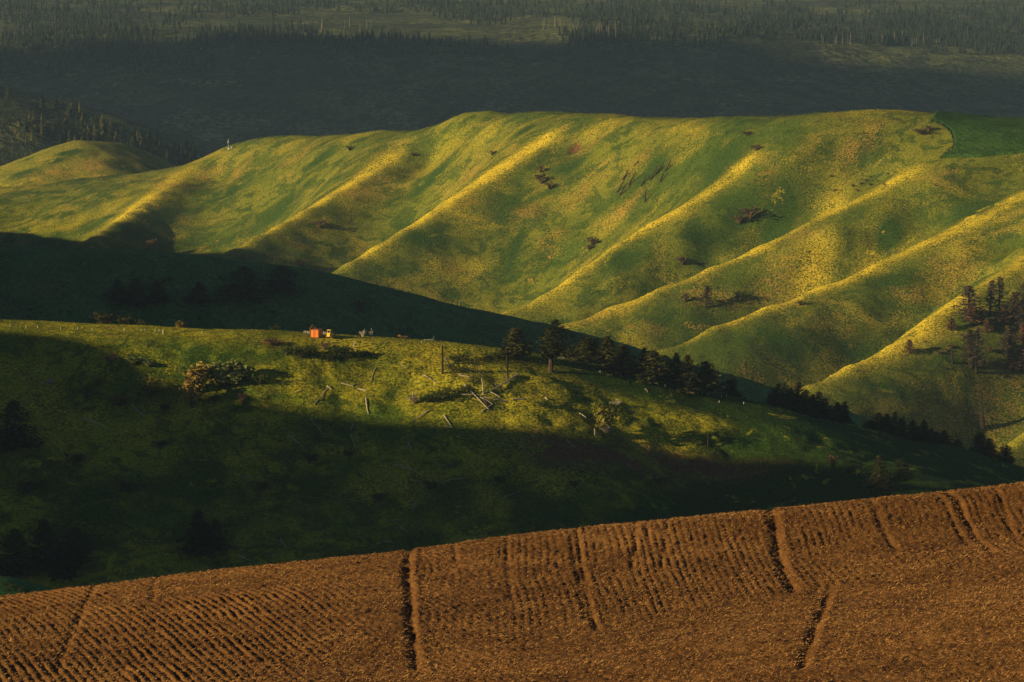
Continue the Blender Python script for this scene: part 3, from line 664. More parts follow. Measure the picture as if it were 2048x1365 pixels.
def tree_px(h, kind, x, yt, yb, wpx, label, group=None, y0=None, y1=None, sink=.15, cat=None):
    """a tree whose foot is seen on surface h at pixel (x, yb)"""
    q = h.hit(x, yb, y0, y1); top = px(x, yt, q[1]); k = q[1]/F
    q[2] -= sink
    return put(kind, q, max(.4, top[2]-q[2]), wpx*k, label, group, cat=cat)
def tree_at(h, kind, x, yt, Y, wpx, label, group=None, cat=None):
    """a tree whose foot is hidden: stands on surface h at distance Y"""
    q = px(x, yt, Y); zt = q[2]; q[2] = float(h.sample(q[0], Y))-.15
    return put(kind, q, max(.4, zt-q[2]), wpx*Y/F, label, group, cat=cat)

# ---- pines and firs on the middle hill
tree_px(h1, 'pine1', 1030, 656, 717, 36, 'olive pine tree alone on the ridge above the dark broken snag', **A1)
tree_px(h1, 'pine_tall', 1101, 656, 744, 30, 'tall pine tree with long bare lower trunk on the sunlit slope', **A1)
tree_at(h1, 'fir_bush', 1112, 641, 1440, 42, 'tall dark tree directly behind the pine with a long bare trunk')
tree_at(h1, 'bush_d', 1147, 694, 1432, 26, 'low dark round tree right beside the heap of dead branches', cat='tree')
tree_px(h1, 'pine2', 1180, 675, 726, 42, 'broad rounded pine tree next to a narrower pine on the ridge', **A1)
tree_px(h1, 'pine3', 1214, 672, 729, 28, 'narrow pine tree beside the broad rounded pine on the ridge', **A1)
tree_px(h1, 'spruce', 1245, 690, 750, 42, 'cone shaped pine tree standing apart where the ridge path bends', **A1)
tree_at(h1, 'fir3', 1288, 696, 1425, 22, 'thin dark fir top rising behind the leading pine of the roadside clump')
tree_px(h1, 'pine1', 1303, 702, 768, 42, 'wide olive pine leading the roadside clump with its trunk foot lit', **A1)
tree_at(h1, 'fir2', 1329, 711, 1422, 30, 'dark fir packed in the middle of the roadside clump')
tree_at(h1, 'fir1', 1352, 706, 1424, 24, 'slender dark fir with pointed top in the roadside clump')
tree_px(h1, 'spruce', 1375, 710, 786, 34, 'spruce tree with tan lower branches near the end of the roadside clump', **A1)
tree_px(h1, 'pine2', 1410, 724, 790, 36, 'dark rounded pine at the downhill end of the roadside clump', **A1)
tree_at(h1, 'fir1', 1461, 749, 1428, 26, 'dark fir standing alone just past the roadside clump')
# dark firs behind the falling shoulder, in two belts
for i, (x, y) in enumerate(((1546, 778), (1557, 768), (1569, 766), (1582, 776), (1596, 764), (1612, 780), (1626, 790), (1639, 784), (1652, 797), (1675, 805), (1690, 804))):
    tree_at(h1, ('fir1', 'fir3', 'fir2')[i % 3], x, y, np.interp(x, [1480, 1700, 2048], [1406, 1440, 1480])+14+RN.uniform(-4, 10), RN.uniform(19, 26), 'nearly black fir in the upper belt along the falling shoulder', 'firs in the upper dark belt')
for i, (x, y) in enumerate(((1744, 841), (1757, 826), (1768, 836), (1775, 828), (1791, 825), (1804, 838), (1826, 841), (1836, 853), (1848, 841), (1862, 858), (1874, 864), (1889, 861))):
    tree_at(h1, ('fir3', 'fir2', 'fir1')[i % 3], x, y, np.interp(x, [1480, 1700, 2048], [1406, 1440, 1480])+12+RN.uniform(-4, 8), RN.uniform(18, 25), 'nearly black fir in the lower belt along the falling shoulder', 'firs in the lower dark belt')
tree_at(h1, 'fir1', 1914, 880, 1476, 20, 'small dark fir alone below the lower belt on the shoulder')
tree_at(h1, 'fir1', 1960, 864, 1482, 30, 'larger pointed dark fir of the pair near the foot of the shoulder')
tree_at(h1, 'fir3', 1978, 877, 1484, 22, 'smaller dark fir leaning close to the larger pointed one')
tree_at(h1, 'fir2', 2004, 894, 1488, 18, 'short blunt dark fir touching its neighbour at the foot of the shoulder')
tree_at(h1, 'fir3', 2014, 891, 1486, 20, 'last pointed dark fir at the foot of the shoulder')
# trees in the shade of the lower slope
tree_px(h1, 'spruce', 1758, 912, 985, 30, 'shaded brownish spruce just behind the ploughed field', **A1)
tree_px(h1, 'fir2', 1803, 915, 962, 26, 'shaded round fir beside a brownish spruce behind the ploughed field', **A1)
tree_px(h1, 'bush_r', 1665, 905, 940, 22, 'dim reddish shrub where the sunlit slope meets the shade', **A1)
tree_px(h1, 'bush_d', 1700, 928, 955, 20, 'dim dark shrub up the slope from the shaded spruce', **A1)
tree_px(h1, 'fir_bush', 28, 803, 893, 52, 'bulky black fir alone high on the shaded slope', **A1)
for x, yt, yb, wd, lb in ((30, 1060, 1150, 50, 'widest bushy black fir of the dense group low in shade'), (88, 1040, 1140, 46, 'tallest black fir of the dense group low in shade'), (150, 1055, 1130, 40, 'slimmer black fir at the open side of the dense shaded group'), (130, 1085, 1160, 36, 'shortest black fir in front of the dense shaded group')):
    tree_px(h1, 'fir_bush' if wd > 40 else 'fir2', x, yt, yb, wd, lb, 'firs low on the shaded slope', **A1)
tree_px(h1, 'fir1', 398, 1020, 1110, 40, 'tall black fir above the crest of the ploughed field, deep in shade', **A1)
tree_px(h1, 'fir2', 432, 1040, 1105, 34, 'shorter black fir beside the tall one above the field crest', **A1)

# ---- trees on the shaded hill
A2 = dict(y0=1820, y1=2030)
tree_px(h2, 'fir1', 236, 560, 604, 26, 'narrow dark fir first in the row of three on the shaded hill', **A2)
tree_px(h2, 'fir2', 274, 556, 612, 36, 'widest dark fir in the row of three on the shaded hill', **A2)
tree_px(h2, 'fir3', 311, 562, 610, 30, 'dark fir ending the row of three on the shaded hill', **A2)
tree_px(h2, 'fir1', 397, 565, 606, 30, 'lone dark fir between the row of three and the huge bushy fir', **A2)
tree_px(h2, 'fir_bush', 487, 534, 599, 54, 'huge bushy dark fir on the shaded hill', **A2)
tree_px(h2, 'fir_bush', 562, 533, 581, 46, 'bushy dark fir just under the skyline of the shaded hill', **A2)
for x, yt, yb, wd in ((302, 552, 561, 10), (326, 558, 567, 14), (340, 554, 563, 12), (450, 600, 610, 12), (228, 624, 634, 12), (720, 600, 625, 22), (545, 620, 630, 10), (400, 632, 640, 12), (335, 627, 636, 10), (440, 553, 559, 8), (521, 535, 541, 7), (820, 655, 664, 12), (60, 616, 622, 14), (120, 622, 628, 8)):
    tree_px(h2, 'bush_d', x, yt, yb, wd, 'small dark shrub scattered on the shaded hill', 'shrubs on the shaded hill', **A2)
# shrubs rising behind the sunlit hilltop strip
tree_at(h1, 'bush_d', 208, 623, 1441, 36, 'round olive shrub, biggest behind the sunlit hilltop strip')
tree_at(h1, 'bush_d', 250, 630, 1440, 30, 'spreading olive shrub next to the biggest one behind the hilltop strip')
tree_at(h1, 'bush_d', 281, 637, 1440, 20, 'small olive shrub trailing the spreading one behind the hilltop strip')
tree_at(h1, 'bush_o', 361, 641, 1439, 15, 'upright brown shrub standing alone behind the hilltop strip')
tree_at(h1, 'bush_d', 548, 650, 1439, 19, 'low olive shrub alone behind the strip uphill of the orange box')
tree_at(h1, 'bush_o', 626, 650, 1442, 11, 'thin brown shrub sticking up behind the orange box')

# ---- burnt and dead trees on the canyon hillside
AB = dict(y0=2200, y1=3000)
G = 'burnt trees on the canyon spur'
for kind, x, yt, yb, wd, lb in (
  ('burnt1', 1938, 573, 640, 38, 'broad scorched conifer, widest of the burnt stand on the spur'), ('rusty1', 1944, 605, 651, 24, 'rust brown dead conifer tucked against the broad scorched one'), ('bare', 1961, 606, 646, 9, 'thin bare dead tree between scorched conifers on the spur'),
  ('burnt2', 1980, 562, 630, 16, 'slim scorched conifer beside the upper dark one on the spur'), ('burnt1', 1998, 555, 621, 21, 'dark scorched conifer at the upper edge of the burnt stand'),
  ('rusty1', 1903, 637, 662, 14, 'small reddish dead conifer at the stand\'s outer edge'), ('rusty1', 1820, 680, 708, 14, 'reddish dead conifer far down the spur from the burnt stand'), ('rusty1', 1974, 637, 666, 14, 'short reddish dead tree in the middle of the burnt stand'),
  ('burnt2', 1940, 660, 736, 24, 'tall scorched tree, thinner of the leaning pair on the spur'), ('burnt1', 1953, 656, 745, 26, 'tallest scorched tree of the pair with a long bare trunk'), ('bare', 1905, 697, 727, 14, 'little bare dead tree with drooping lower limbs on the spur'),
  ('rusty1', 1979, 692, 706, 8, 'tiny reddish dead tree behind the tall scorched pair')):
    tree_px(hb, kind, x, yt, yb, wd, lb, G, **AB)
for kind, x, yt, yb, wd in (('burnt2', 2026, 585, 651, 24), ('burnt2', 2014, 653, 713, 26), ('burnt3', 2022, 654, 710, 20), ('burnt1', 2046, 566, 622, 18), ('burnt2', 2040, 612, 660, 18), ('burnt3', 1996, 620, 652, 14)):
    tree_px(hb, kind, x, yt, yb, wd, 'scorched brown conifer crowded in the far side of the burnt stand', G, **AB)
for x, yt, yb, wd in ((2026, 704, 745, 18), (2044, 690, 745, 24), (2046, 650, 690, 18), (2008, 612, 650, 14)):
    tree_px(hb, 'rusty1', x, yt, yb, wd, 'rust red dead conifer at the lower side of the burnt stand', G, **AB)
for x, yt, yb, wd in ((1880, 700, 709, 16), (1893, 696, 704, 10), (1902, 688, 698, 16), (1926, 665, 679, 14), (1990, 722, 736, 16), (1970, 728, 738, 14), (1990, 650, 660, 14), (1850, 681, 686, 8), (1892, 734, 740, 10), (2005, 748, 757, 14)):
    tree_px(hb, 'bush_r', x, yt, yb, wd, 'low scorched bush among the burnt trees', 'scorched bushes on the spur', **AB)
tree_px(hb, 'burnt2', 1412, 572, 616, 16, 'lone dead brown tree on the grassy flank between two spurs', **AB)
tree_px(hb, 'bare', 1965, 795, 858, 30, 'thin leafless dead tree over the rusty red grass', **AB)
tree_px(hb, 'bush_r', 1370, 585, 605, 16, 'dull red bush close to the lone dead brown tree', **AB)
tree_px(hb, 'bush_d', 1480, 580, 604, 18, 'dark bush on the sunlit flank beside rusty patches', **AB)
AC = dict(y0=2500, y1=3700)
for x, yt, yb, wd in ((1500, 412, 440, 44), (1478, 428, 448, 26), (1365, 512, 530, 22), (1185, 472, 492, 26), (1180, 488, 500, 18), (1083, 345, 368, 26), (1100, 362, 380, 18), (1495, 262, 272, 24), (1512, 288, 302, 24), (1845, 256, 270, 34), (1860, 250, 262, 16), (985, 300, 312, 18), (640, 440, 456, 34), (605, 515, 535, 20), (700, 290, 302, 16), (825, 305, 314, 12), (300, 478, 500, 14), (310, 474, 500, 12), (1600, 600, 612, 14), (1080, 330, 346, 14)):
    tree_px(hb, 'bush_r', x, yt, yb, wd, 'dull brown thicket dotted over the canyon hillside', 'brown thickets on the canyon hillside', **AC)
for x, yt, yb, wd in ((1740, 352, 357, 6), (1732, 358, 364, 6), (1722, 364, 370, 8), (1768, 366, 371, 6), (1775, 345, 350, 6), (1715, 378, 384, 6), (1742, 366, 372, 7), (1756, 360, 365, 6), (1705, 368, 375, 7), (1790, 342, 347, 5), (1662, 350, 356, 6), (1668, 378, 384, 6)):
    tree_px(hb, 'bush_r', x, yt, yb, wd, 'tiny bush on the bright bare spur top', 'tiny bushes on the spur top', **AC)
# leaning charred trunks in the burnt gully
for x, yt, yb, tilt in ((1290, 378, 405, .1), (1235, 350, 385, .5), (1245, 338, 360, .6), (1258, 345, 372, .45), (1268, 318, 332, 1.0), (1300, 330, 362, .5), (1312, 325, 350, .6), (1330, 322, 345, .5), (1240, 366, 392, .5), (1283, 350, 372, .5), (1320, 345, 366, .4)):
    q = hb.hit(x, yb, 2500, 3700); e = put('bare', q, (yb-yt)*q[1]/F*1.15, 8*q[1]/F*1.2, 'charred leaning trunk in the dark burnt gully', 'charred trunks in the gully', rz=0)
    e.rotation_euler = (0, tilt, RN.uniform(-.3, .3))
# ---- shrubs on the front of the middle hill
for kind, x, yt, yb, wd, lb in (
  ('bush_y', 301, 744, 796, 34, 'bright yellow green sapling catching the sun amid dark grass'), ('bush_y', 197, 751, 772, 24, 'small light green shrub uphill from the yellow green sapling'),
  ('bush_o', 240, 788, 812, 30, 'low orange brown shrub below the yellow green sapling'), ('bush_r', 222, 704, 730, 24, 'dull red bare shrub near the hilltop edge in shade'),
  ('bush_p', 268, 712, 732, 26, 'pale grey green shrub in shade near the dull red one'), ('bush_p', 298, 720, 735, 20, 'small pale shrub just above the yellow green sapling'),
  ('bush_o', 384, 748, 816, 30, 'tall orange brown shrub, lower of the pair by the leafy thicket'), ('bush_o', 396, 722, 788, 38, 'tall orange brown shrub, upper of the pair by the leafy thicket'),
  ('bush_r', 172, 770, 798, 24, 'brown bare shrub in the shaded grass left of the low orange one'), ('bush_r', 548, 676, 692, 30, 'dull red bramble right under the hilltop edge'), ('bush_r', 648, 682, 700, 26, 'reddish bramble below the yellow machine'),
  ('bush_r', 484, 785, 808, 24, 'grey brown bramble at the lower edge of the sunlit grass'), ('bush_grey', 828, 784, 808, 22, 'grey dead brush by a broken stump on the sunlit slope'),
  ('bush_y', 1210, 800, 866, 44, 'yellow leafed little tree alone on the lower sunlit slope'), ('bush_grey', 1214, 848, 868, 26, 'grey dead brush at the foot of the yellow leafed little tree'), ('bush_grey', 1232, 798, 812, 26, 'grey twiggy bush uphill of the yellow leafed little tree'),
  ('bush_grey', 100, 756, 768, 20, 'grey twiggy bush in the shaded grass'), ('bush_g', 430, 790, 806, 22, 'green shrub at the foot of the pale leafy thicket')):
    tree_px(h1, kind, x, yt, yb, wd, lb, **A1)
for x, yt, yb, wd in ((420, 728, 765, 24), (434, 720, 768, 22), (450, 724, 770, 24), (462, 716, 762, 22), (476, 720, 768, 24), (490, 728, 766, 20), (500, 732, 758, 16), (444, 738, 778, 24), (468, 742, 776, 24)):
    tree_px(h1, 'bush_p', x, yt, yb, wd, 'pale green upright bush in the leafy thicket', 'bushes of the leafy thicket', **A1)
for x, yt, yb, wd in ((575, 688, 712, 36), (600, 694, 716, 30), (622, 690, 712, 28), (670, 690, 716, 34), (692, 692, 718, 34), (712, 698, 716, 26), (735, 700, 714, 26), (656, 705, 722, 24), (912, 706, 728, 34), (930, 700, 722, 30), (905, 725, 742, 26), (870, 780, 806, 38), (890, 772, 800, 30), (850, 788, 806, 26), (925, 770, 790, 24), (520, 745, 770, 30), (1085, 800, 815, 24), (980, 705, 720, 30), (996, 700, 716, 24)):
    tree_px(h1, 'bush_g', x, yt, yb, wd, 'dark green bush growing on the sunlit slope', 'dark bushes on the sunlit slope', **A1)
for x, yt, yb, wd in ((620, 905, 925, 30), (150, 905, 930, 36), (700, 900, 915, 24), (860, 960, 980, 30), (1000, 950, 968, 26), (320, 880, 898, 26), (520, 960, 985, 34), (250, 960, 985, 40), (760, 985, 1005, 30), (1150, 960, 975, 24), (1320, 955, 970, 26), (60, 960, 985, 40), (330, 806, 822, 22)):
    tree_px(h1, 'bush_d', x, yt, yb, wd, 'dim bush on the shaded lower slope', 'dim bushes on the shaded slope', **A1)

for x, yt, yb, wd in ((22, 1168, 1177, 12), (42, 1174, 1184, 10), (8, 1166, 1172, 8), (62, 1181, 1188, 8)):
    tree_px(hq, 'bush_d', x, yt, yb, wd, 'little dark bush on the green hump behind the field crest', 'bushes on the green hump')
# ---- standing snags and stumps
def snag(name, x0, yt, yb, wpx, label, mat, lean=0, stubs=4, branches=0, group=None, seed=0, cat='snag', broken=True):
    r = random.Random(seed); q = h1.hit(x0, yb, 1200, 1450); k = q[1]/F; H = (yb-yt)*k; R = wpx*k/2; dx = lean*k
    e = empty(name, q, 0, (1, 1, 1), label, cat, group); T = MB()
    ax = lambda t: Vector((dx*t+.06*math.sin(t*5)*H*.08, .1*t, H*t-.3*(1-t)))
    T.tube([ax(t) for t in (0, .08, .35, .65, .9, 1)], [R*1.25, R, R*.88, R*.72, R*.58, R*(.35 if broken else .08)], 8); T.obj('trunk', M[mat], e)
    for i in range(stubs):
        t = r.uniform(.25, .95); a = r.uniform(0, 6.28); L = r.uniform(.3, 1.0); b = ax(t)
        B = MB(); B.tube([b, b+Vector((math.cos(a)*L*.6, math.sin(a)*L*.5, -.1*L)), b+Vector((math.cos(a)*L, math.sin(a)*L*.7, -.35*L))], [R*.28, R*.2, R*.08], 4); B.obj('branch', M[mat], e)
    for i in range(branches):
        t = r.uniform(.5, .98); b = ax(t); f = Vector((r.uniform(1.6, 3.2), r.uniform(-.5, .5), b.z-r.uniform(3, 5.5)))
        B = MB(); B.tube([b, b*.5+f*.5+Vector((.1, 0, .2)), f], [.10, .08, .04], 4); B.obj('fallen_branch', M['bleached' if i % 2 else mat], e)
    return e
snag('snag', 885, 689, 749, 4.5, 'dark broken snag with pale branches propped against it', 'char', 0, 4, 5, seed=1)
snag('snag', 1016, 708, 759, 3.6, 'dark straight snag leaning over a fallen ribbed tree', 'char', -3, 3, 0, seed=2)
snag('stump', 967, 757, 789, 3.4, 'bright bleached broken trunk standing above the log jam', 'bleached', -3, 1, 0, seed=3, cat='stump')
snag('stump', 706, 684, 697, 2.6, 'short bleached trunk leaning near the hilltop under the machine', 'bleached', 4, 0, 0, seed=4, cat='stump')
snag('stump', 828, 783, 803, 2.6, 'crooked pale stump amid grey dead brush', 'bleached', -3, 3, 0, seed=5, cat='stump')
snag('stump', 1190, 858, 872, 3.0, 'small white stump below the yellow leafed little tree', 'bleached', -1, 1, 0, seed=6, cat='stump')
snag('snag', 1416, 866, 894, 3.4, 'short dark snag under the golden patch of grass', 'char', 0, 4, 0, seed=7)
for i, (x, yt, yb, wd) in enumerate(((941, 704, 774, 1.4), (951, 711, 765, 1.4), (955, 690, 760, 1.8), (947, 738, 772, 1.6), (961, 716, 758, 1.2), (966, 722, 756, 1.0), (936, 720, 765, 1.0))):
    snag('dead_sapling', x, yt, yb, wd, 'thin leafless dead tree in the bare clump beside the log jam', 'bark', RN.uniform(-2, 2), 14, 0, 'thin dead trees by the log jam', 20+i, 'dead tree', False)
for i, (x, yt, yb, wd) in enumerate(((571, 818, 884, 1.4), (629, 812, 868, 1.6), (720, 828, 912, 1.4), (584, 886, 946, 1.8), (660, 900, 940, 1.2), (1290, 918, 950, 1.0), (445, 890, 930, 1.2))):
    snag('dead_sapling', x, yt, yb, wd, 'thin dead tree standing in the shaded grass', 'bark', RN.uniform(-4, 4), 7, 0, 'thin dead trees in the shade', 40+i, 'dead tree', False)

# ---- fallen logs
def log(x0, y0, x1, y1, wpx, label, group=None, mat='bleached', seed=0, ribs=0):
    r = random.Random(seed*7+int(x0)); a = h1.hit(x0, y0, 1200, 1450); b = h1.hit(x1, y1, 1200, 1450); R = wpx*a[1]/F/2
    e = empty('fallen_log', a, 0, (1, 1, 1), label, 'log', group); L = Vector(b-a); T = MB()
    side = L.cross(Vector((0, 0, 1))).normalized()
    pt = []
    for t in (0, .25, .5, .75, 1):
        p = Vector(a)+L*t; zz = float(h1.sample(p.x, p.y)); p.z = max(zz+R*1.3, p.z*.5+zz*.5+R*1.6); p += side*math.sin(t*4+seed)*.12
        pt.append(p-Vector(a))
    T.tube(pt, [R, R*.97, R*.88, R*.72, R*.4], 7); T.obj('trunk', M[mat], e)
    for i in range(max(ribs, 3)):
        t = r.uniform(.15, .95); p = pt[0].lerp(pt[-1], t); p.z = np.interp(t, (0, .25, .5, .75, 1), [q.z for q in pt])
        if ribs: t = (i+.5)/ribs; p = pt[0].lerp(pt[-1], t); Lh = 2.6*(1-.4*abs(t-.5)); d1 = Vector((-.25, -.3, .55)); d2 = Vector((-.55+.2*r.random(), -.2, 1.0))
        else: Lh = r.uniform(.25, .9); d1 = Vector((r.uniform(-.5, .5), r.uniform(-.5, .1), r.uniform(.2, .6))); d2 = d1*1.9+Vector((.1, 0, .1))
        B = MB(); B.tube([p, p+d1*Lh*.6, p+d2*Lh*.8], [R*.35, R*.25, R*.1], 4); B.obj('branch', M[mat], e)
log(1037, 752, 984, 783, 3.6, 'fallen tree with curved rib like branches under the leaning snag', ribs=9, mat='bleached', seed=1)
log(930, 774, 977, 822, 3.2, 'longest log crossing the log jam below the bare clump', seed=2)
log(988, 803, 1018, 805, 2.6, 'bright bleached log lying level at the end of the log jam', seed=3)
log(1025, 802, 1054, 801, 3.0, 'bleached log alone just past the log jam', seed=4)
log(858, 822, 822, 847, 2.2, 'grey log pointing downhill at the lower edge of sunlight', seed=5)
log(629, 813, 656, 778, 2.0, 'long thin pale log ending in a broken white tip', seed=6)
log(263, 812, 288, 836, 2.0, 'pale forked log below the yellow green sapling', seed=7)
log(167, 838, 223, 864, 2.0, 'long curved grey log on the shaded slope beside a forked one', seed=8)
log(791, 931, 838, 948, 2.6, 'stout white log alone deep on the shaded slope', seed=9)
for i, (a, b, c, d, wd) in enumerate(((938, 786, 972, 813, 2.4), (960, 797, 986, 811, 2.6), (975, 785, 1001, 799, 2.2), (966, 803, 979, 823, 2.6), (921, 791, 958, 792, 2.2), (964, 826, 985, 811, 2.4), (948, 800, 968, 796, 2.2), (985, 800, 966, 796, 2.0))):
    log(a, b, c, d, wd, 'bleached log tangled in the log jam', 'logs of the jam', seed=20+i, mat='bleached' if i % 3 else 'bark')
for i, (a, b, c, d, wd) in enumerate(((682, 768, 705, 775, 2.6), (705, 775, 716, 768, 2.0), (715, 780, 735, 785, 2.8), (731, 799, 737, 831, 2.4), (753, 737, 741, 763, 1.8), (847, 753, 874, 770, 2.4), (917, 752, 939, 757, 2.8), (800, 730, 815, 742, 1.6), (1158, 829, 1173, 837, 1.6), (590, 788, 612, 780, 1.4), (1090, 797, 1096, 803, 2.0), (655, 776, 663, 783, 2.4), (863, 802, 880, 806, 2.0), (1290, 780, 1296, 786, 1.4))):
    log(a, b, c, d, wd, 'weathered log lying loose on the sunlit grass', 'loose logs on the sunlit slope', seed=40+i)
for i, (a, b, c, d, wd) in enumerate(((888, 833, 904, 858, 2.0), (889, 855, 906, 858, 2.2), (706, 852, 700, 866, 2.4), (620, 840, 653, 878, 1.8), (577, 874, 608, 898, 1.8), (1134, 883, 1151, 898, 2.0), (830, 1006, 825, 1026, 2.2), (478, 1113, 503, 1126, 2.0), (767, 1085, 786, 1088, 2.0), (815, 885, 826, 908, 1.6), (700, 870, 712, 900, 1.4), (930, 960, 880, 966, 1.6), (595, 1005, 620, 1016, 1.6), (1000, 1000, 1040, 985, 1.6), (480, 955, 505, 958, 1.6), (800, 1058, 815, 1066, 1.8), (560, 1080, 575, 1100, 1.6), (770, 1045, 805, 1042, 1.6))):
    log(a, b, c, d, wd, 'grey log lying in the shaded grass', 'logs in the shade', seed=70+i)

# ---- the orange box
q = h1.hit(629, 676, 1300, 1450); e = empty('storage_container', q, rad(-20), (1, 1, 1), 'bright orange steel storage container with double doors on the hilltop', 'container')
W_, D_, H_ = 2.75, 3.6, 2.65
MB().box((0, D_/2, .12), (W_, D_, .2)).obj('floor_frame', M['orange_d'], e)
for sx in (-1, 1):
    MB().box((sx*(W_/2-.07), .07, H_/2), (.16, .16, H_)).obj('corner_post', M['orange_d'], e)
    MB().box((sx*(W_/2-.07), D_-.07, H_/2), (.16, .16, H_)).obj('corner_post', M['orange_d'], e)
    b = MB(); 
    for i in range(14): b.box((sx*(W_/2-.05-.035*(i % 2)), .25+(D_-.5)*(i+.5)/14, H_/2), (.06, (D_-.5)/14-.004, H_-.4))
    b.obj('side_wall', M['orange'], e)
    d = MB(); 
    for i in range(3): d.box((sx*(.62)+(i-1)*.40, .045-.03*(i % 2), H_/2), (.385, .05, H_-.42))
    d = d.obj('door', M['orange'], e)
    MB().tube([(sx*.22, -.03, .3), (sx*.22, -.03, H_-.3)], [.035, .035], 6).obj('lock_rod', M['orange_d'], d)
MB().box((0, D_/2, H_-.06), (W_+.04, D_+.04, .14)).obj('roof', M['orange_d'], e)
MB().box((0, .07, H_-.22), (W_-.36, .12, .16)).obj('header', M['orange_d'], e)
b = MB().box((0, D_-.05, H_/2), (W_-.3, .06, H_-.4)).obj('back_wall', M['orange'], e)
# ---- yellow tracked machine, seen from its rear
q = h1.hit(660, 677, 1300, 1450); e = empty('bulldozer', q, rad(-24), (1, 1, 1), 'yellow tracked bulldozer parked beside the orange container', 'bulldozer')
for sx in (-1, 1):
    t = MB(); path = [(sx*.85, y, z) for y, z in ((-.9, .1), (1.6, .1), (1.95, .4), (1.6, .72), (-.9, .72), (-1.2, .4))]
    for i in range(6):
        a, b = Vector(path[i]), Vector(path[(i+1) % 6]); n_ = max(1, int((b-a).length/.22))
        for k in range(n_):
            p = a.lerp(b, (k+.5)/n_); ang = math.atan2((b-a).z, (b-a).y); t.box(p, (.42, .20, .07), Matrix.Rotation(ang, 3, 'X'))
    tk = t.obj('track', M['steel'], e)
    for y in (-.8, 0, .8, 1.5): MB().tube([(sx*.85-.12, y, .41), (sx*.85+.12, y, .41)], [.24, .24], 10).obj('road_wheel', M['yellow'], tk)
b = MB(); b.box((0, 1.0, 1.05), (1.0, 1.7, .75)); b.box((0, 1.0, 1.48), (.85, 1.6, .14), None, .85); b.box((0, -.6, .95), (1.25, 1.2, .65)); b.box((0, -1.15, 1.0), (1.1, .3, .9)); b.obj('body', M['yellow'], e)
b = MB()
for sx in (-.5, .5):
    for y in (-.9, .1): MB().box((sx, y, 1.95), (.10, .10, 1.5)).obj('cab_post', M['yellow'], e)
MB().box((0, -.95, 1.55), (1.1, .10, .5)).obj('cab_panel', M['yellow'], e)
c = MB().box((0, -.4, 2.74), (1.3, 1.35, .16), None, .9).obj('cab_roof', M['yellow'], e)
MB().box((0, -.93, 2.2), (.88, .03, .85)).obj('window', M['glass'], e); MB().box((0, .12, 2.2), (.88, .03, .85)).obj('window', M['glass'], e)
MB().box((0, -.35, 1.5), (.5, .5, .6)).obj('seat', M['steel'], e)
MB().tube([(.3, 1.2, 1.4), (.3, 1.2, 2.5)], [.06, .06], 7).obj('exhaust', M['steel'], e)
b = MB()
for i in range(5): b.box((0, 2.35+.05*(i-2)**2, .25+.2*i), (2.4, .08, .22), Matrix.Rotation(.2*(2-i), 3, 'X'))
b.obj('blade', M['yellow'], e)
for sx in (-1, 1): MB().box((sx*.62, 1.6, .5), (.12, 1.6, .14)).obj('push_arm', M['yellow'], e)
# ---- old farm things along the hilltop
def rails(x0, x1, y, label):
    a = h1.hit(x0, y, 1300, 1450); b = h1.hit(x1, y, 1300, 1450); e = empty('rail_fence', a, 0, (1, 1, 1), label, 'fence'); n_ = 4; L = Vector(b-a); L.y = 0
    for i in range(n_): p = L*(i/(n_-1)); MB().box((p.x, p.y, p.z+.45), (.12, .12, 1.0)).obj('post', M['white'], e)
    for z in (.45, .85): MB().tube([(0, -.08, z), (L.x, L.y-.08, L.z+z)], [.06, .06], 5).obj('rail', M['white'], e)
rails(608, 619, 668, 'weathered white rail fence next to the orange container, away from the bulldozer'); rails(643, 655, 669, 'weathered white rail fence between the orange container and the bulldozer')
q = h1.hit(806, 677.5, 1300, 1450); e = empty('farm_implement', q, rad(8), (1, 1, 1), 'rusty orange tillage implement left on the grassy hilltop', 'implement')
MB().tube([(-1.6, 0, .8), (1.6, 0, .7)], [.10, .10], 6).obj('frame_beam', M['rusty'], e); MB().tube([(-1.3, 1, .8), (1.4, 1, .7)], [.10, .10], 6).obj('frame_beam', M['rusty'], e)
for i in range(6): MB().tube([(-1.4+.55*i, .1, .8), (-1.45+.55*i, -.25, .5), (-1.3+.55*i, -.1, .05)], [.06, .05, .03], 5).obj('tine', M['rusty'], e)
MB().box((-1.2, .4, 1.0), (.9, .9, .5), None, .8).obj('hopper', M['rusty'], e)
for x in (.6, 1.7): MB().tube([(x-.08, .5, .45), (x+.08, .5, .45)], [.42, .42], 12).obj('wheel', M['steel'], e)
q = h1.hit(858, 683.5, 1300, 1450); e = empty('hay_rake', q, rad(-5), (1, 1, 1), 'small grey two wheeled hay rake on the hilltop', 'implement')
MB().tube([(-1.7, 0, .55), (1.6, 0, .75)], [.08, .08], 6).obj('frame_beam', M['pole'], e)
for x in (-1.3, 1.1):
    wl = MB(); 
    ring = [(x, .45*math.cos(k*.5236), .45+.45*math.sin(k*.5236)) for k in range(13)]; wl.tube(ring, [.05]*13, 5, False)
    for k in range(6): wl.tube([(x, 0, .45), ring[k*2]], [.02, .02], 3, False)
    wl.obj('wheel', M['pole'], e)
MB().tube([(1.5, 0, .7), (1.6, .05, 1.9)], [.05, .04], 5).obj('lift_lever', M['pole'], e)
for i in range(8): MB().tube([(-1.5+.37*i, 0, .55), (-1.5+.37*i, .3, .3), (-1.5+.37*i, .25, .02)], [.025, .02, .015], 3).obj('tine', M['pole'], e)
for x, yt, yb, wd, lb in ((726, 657, 675, 14, 'bare dead bush, wider of the two on the hilltop skyline'), (742, 657, 675, 9, 'narrow bare dead bush on the hilltop skyline')):
    tree_px(h1, 'bush_grey', x, yt, yb, wd, lb, **A1)
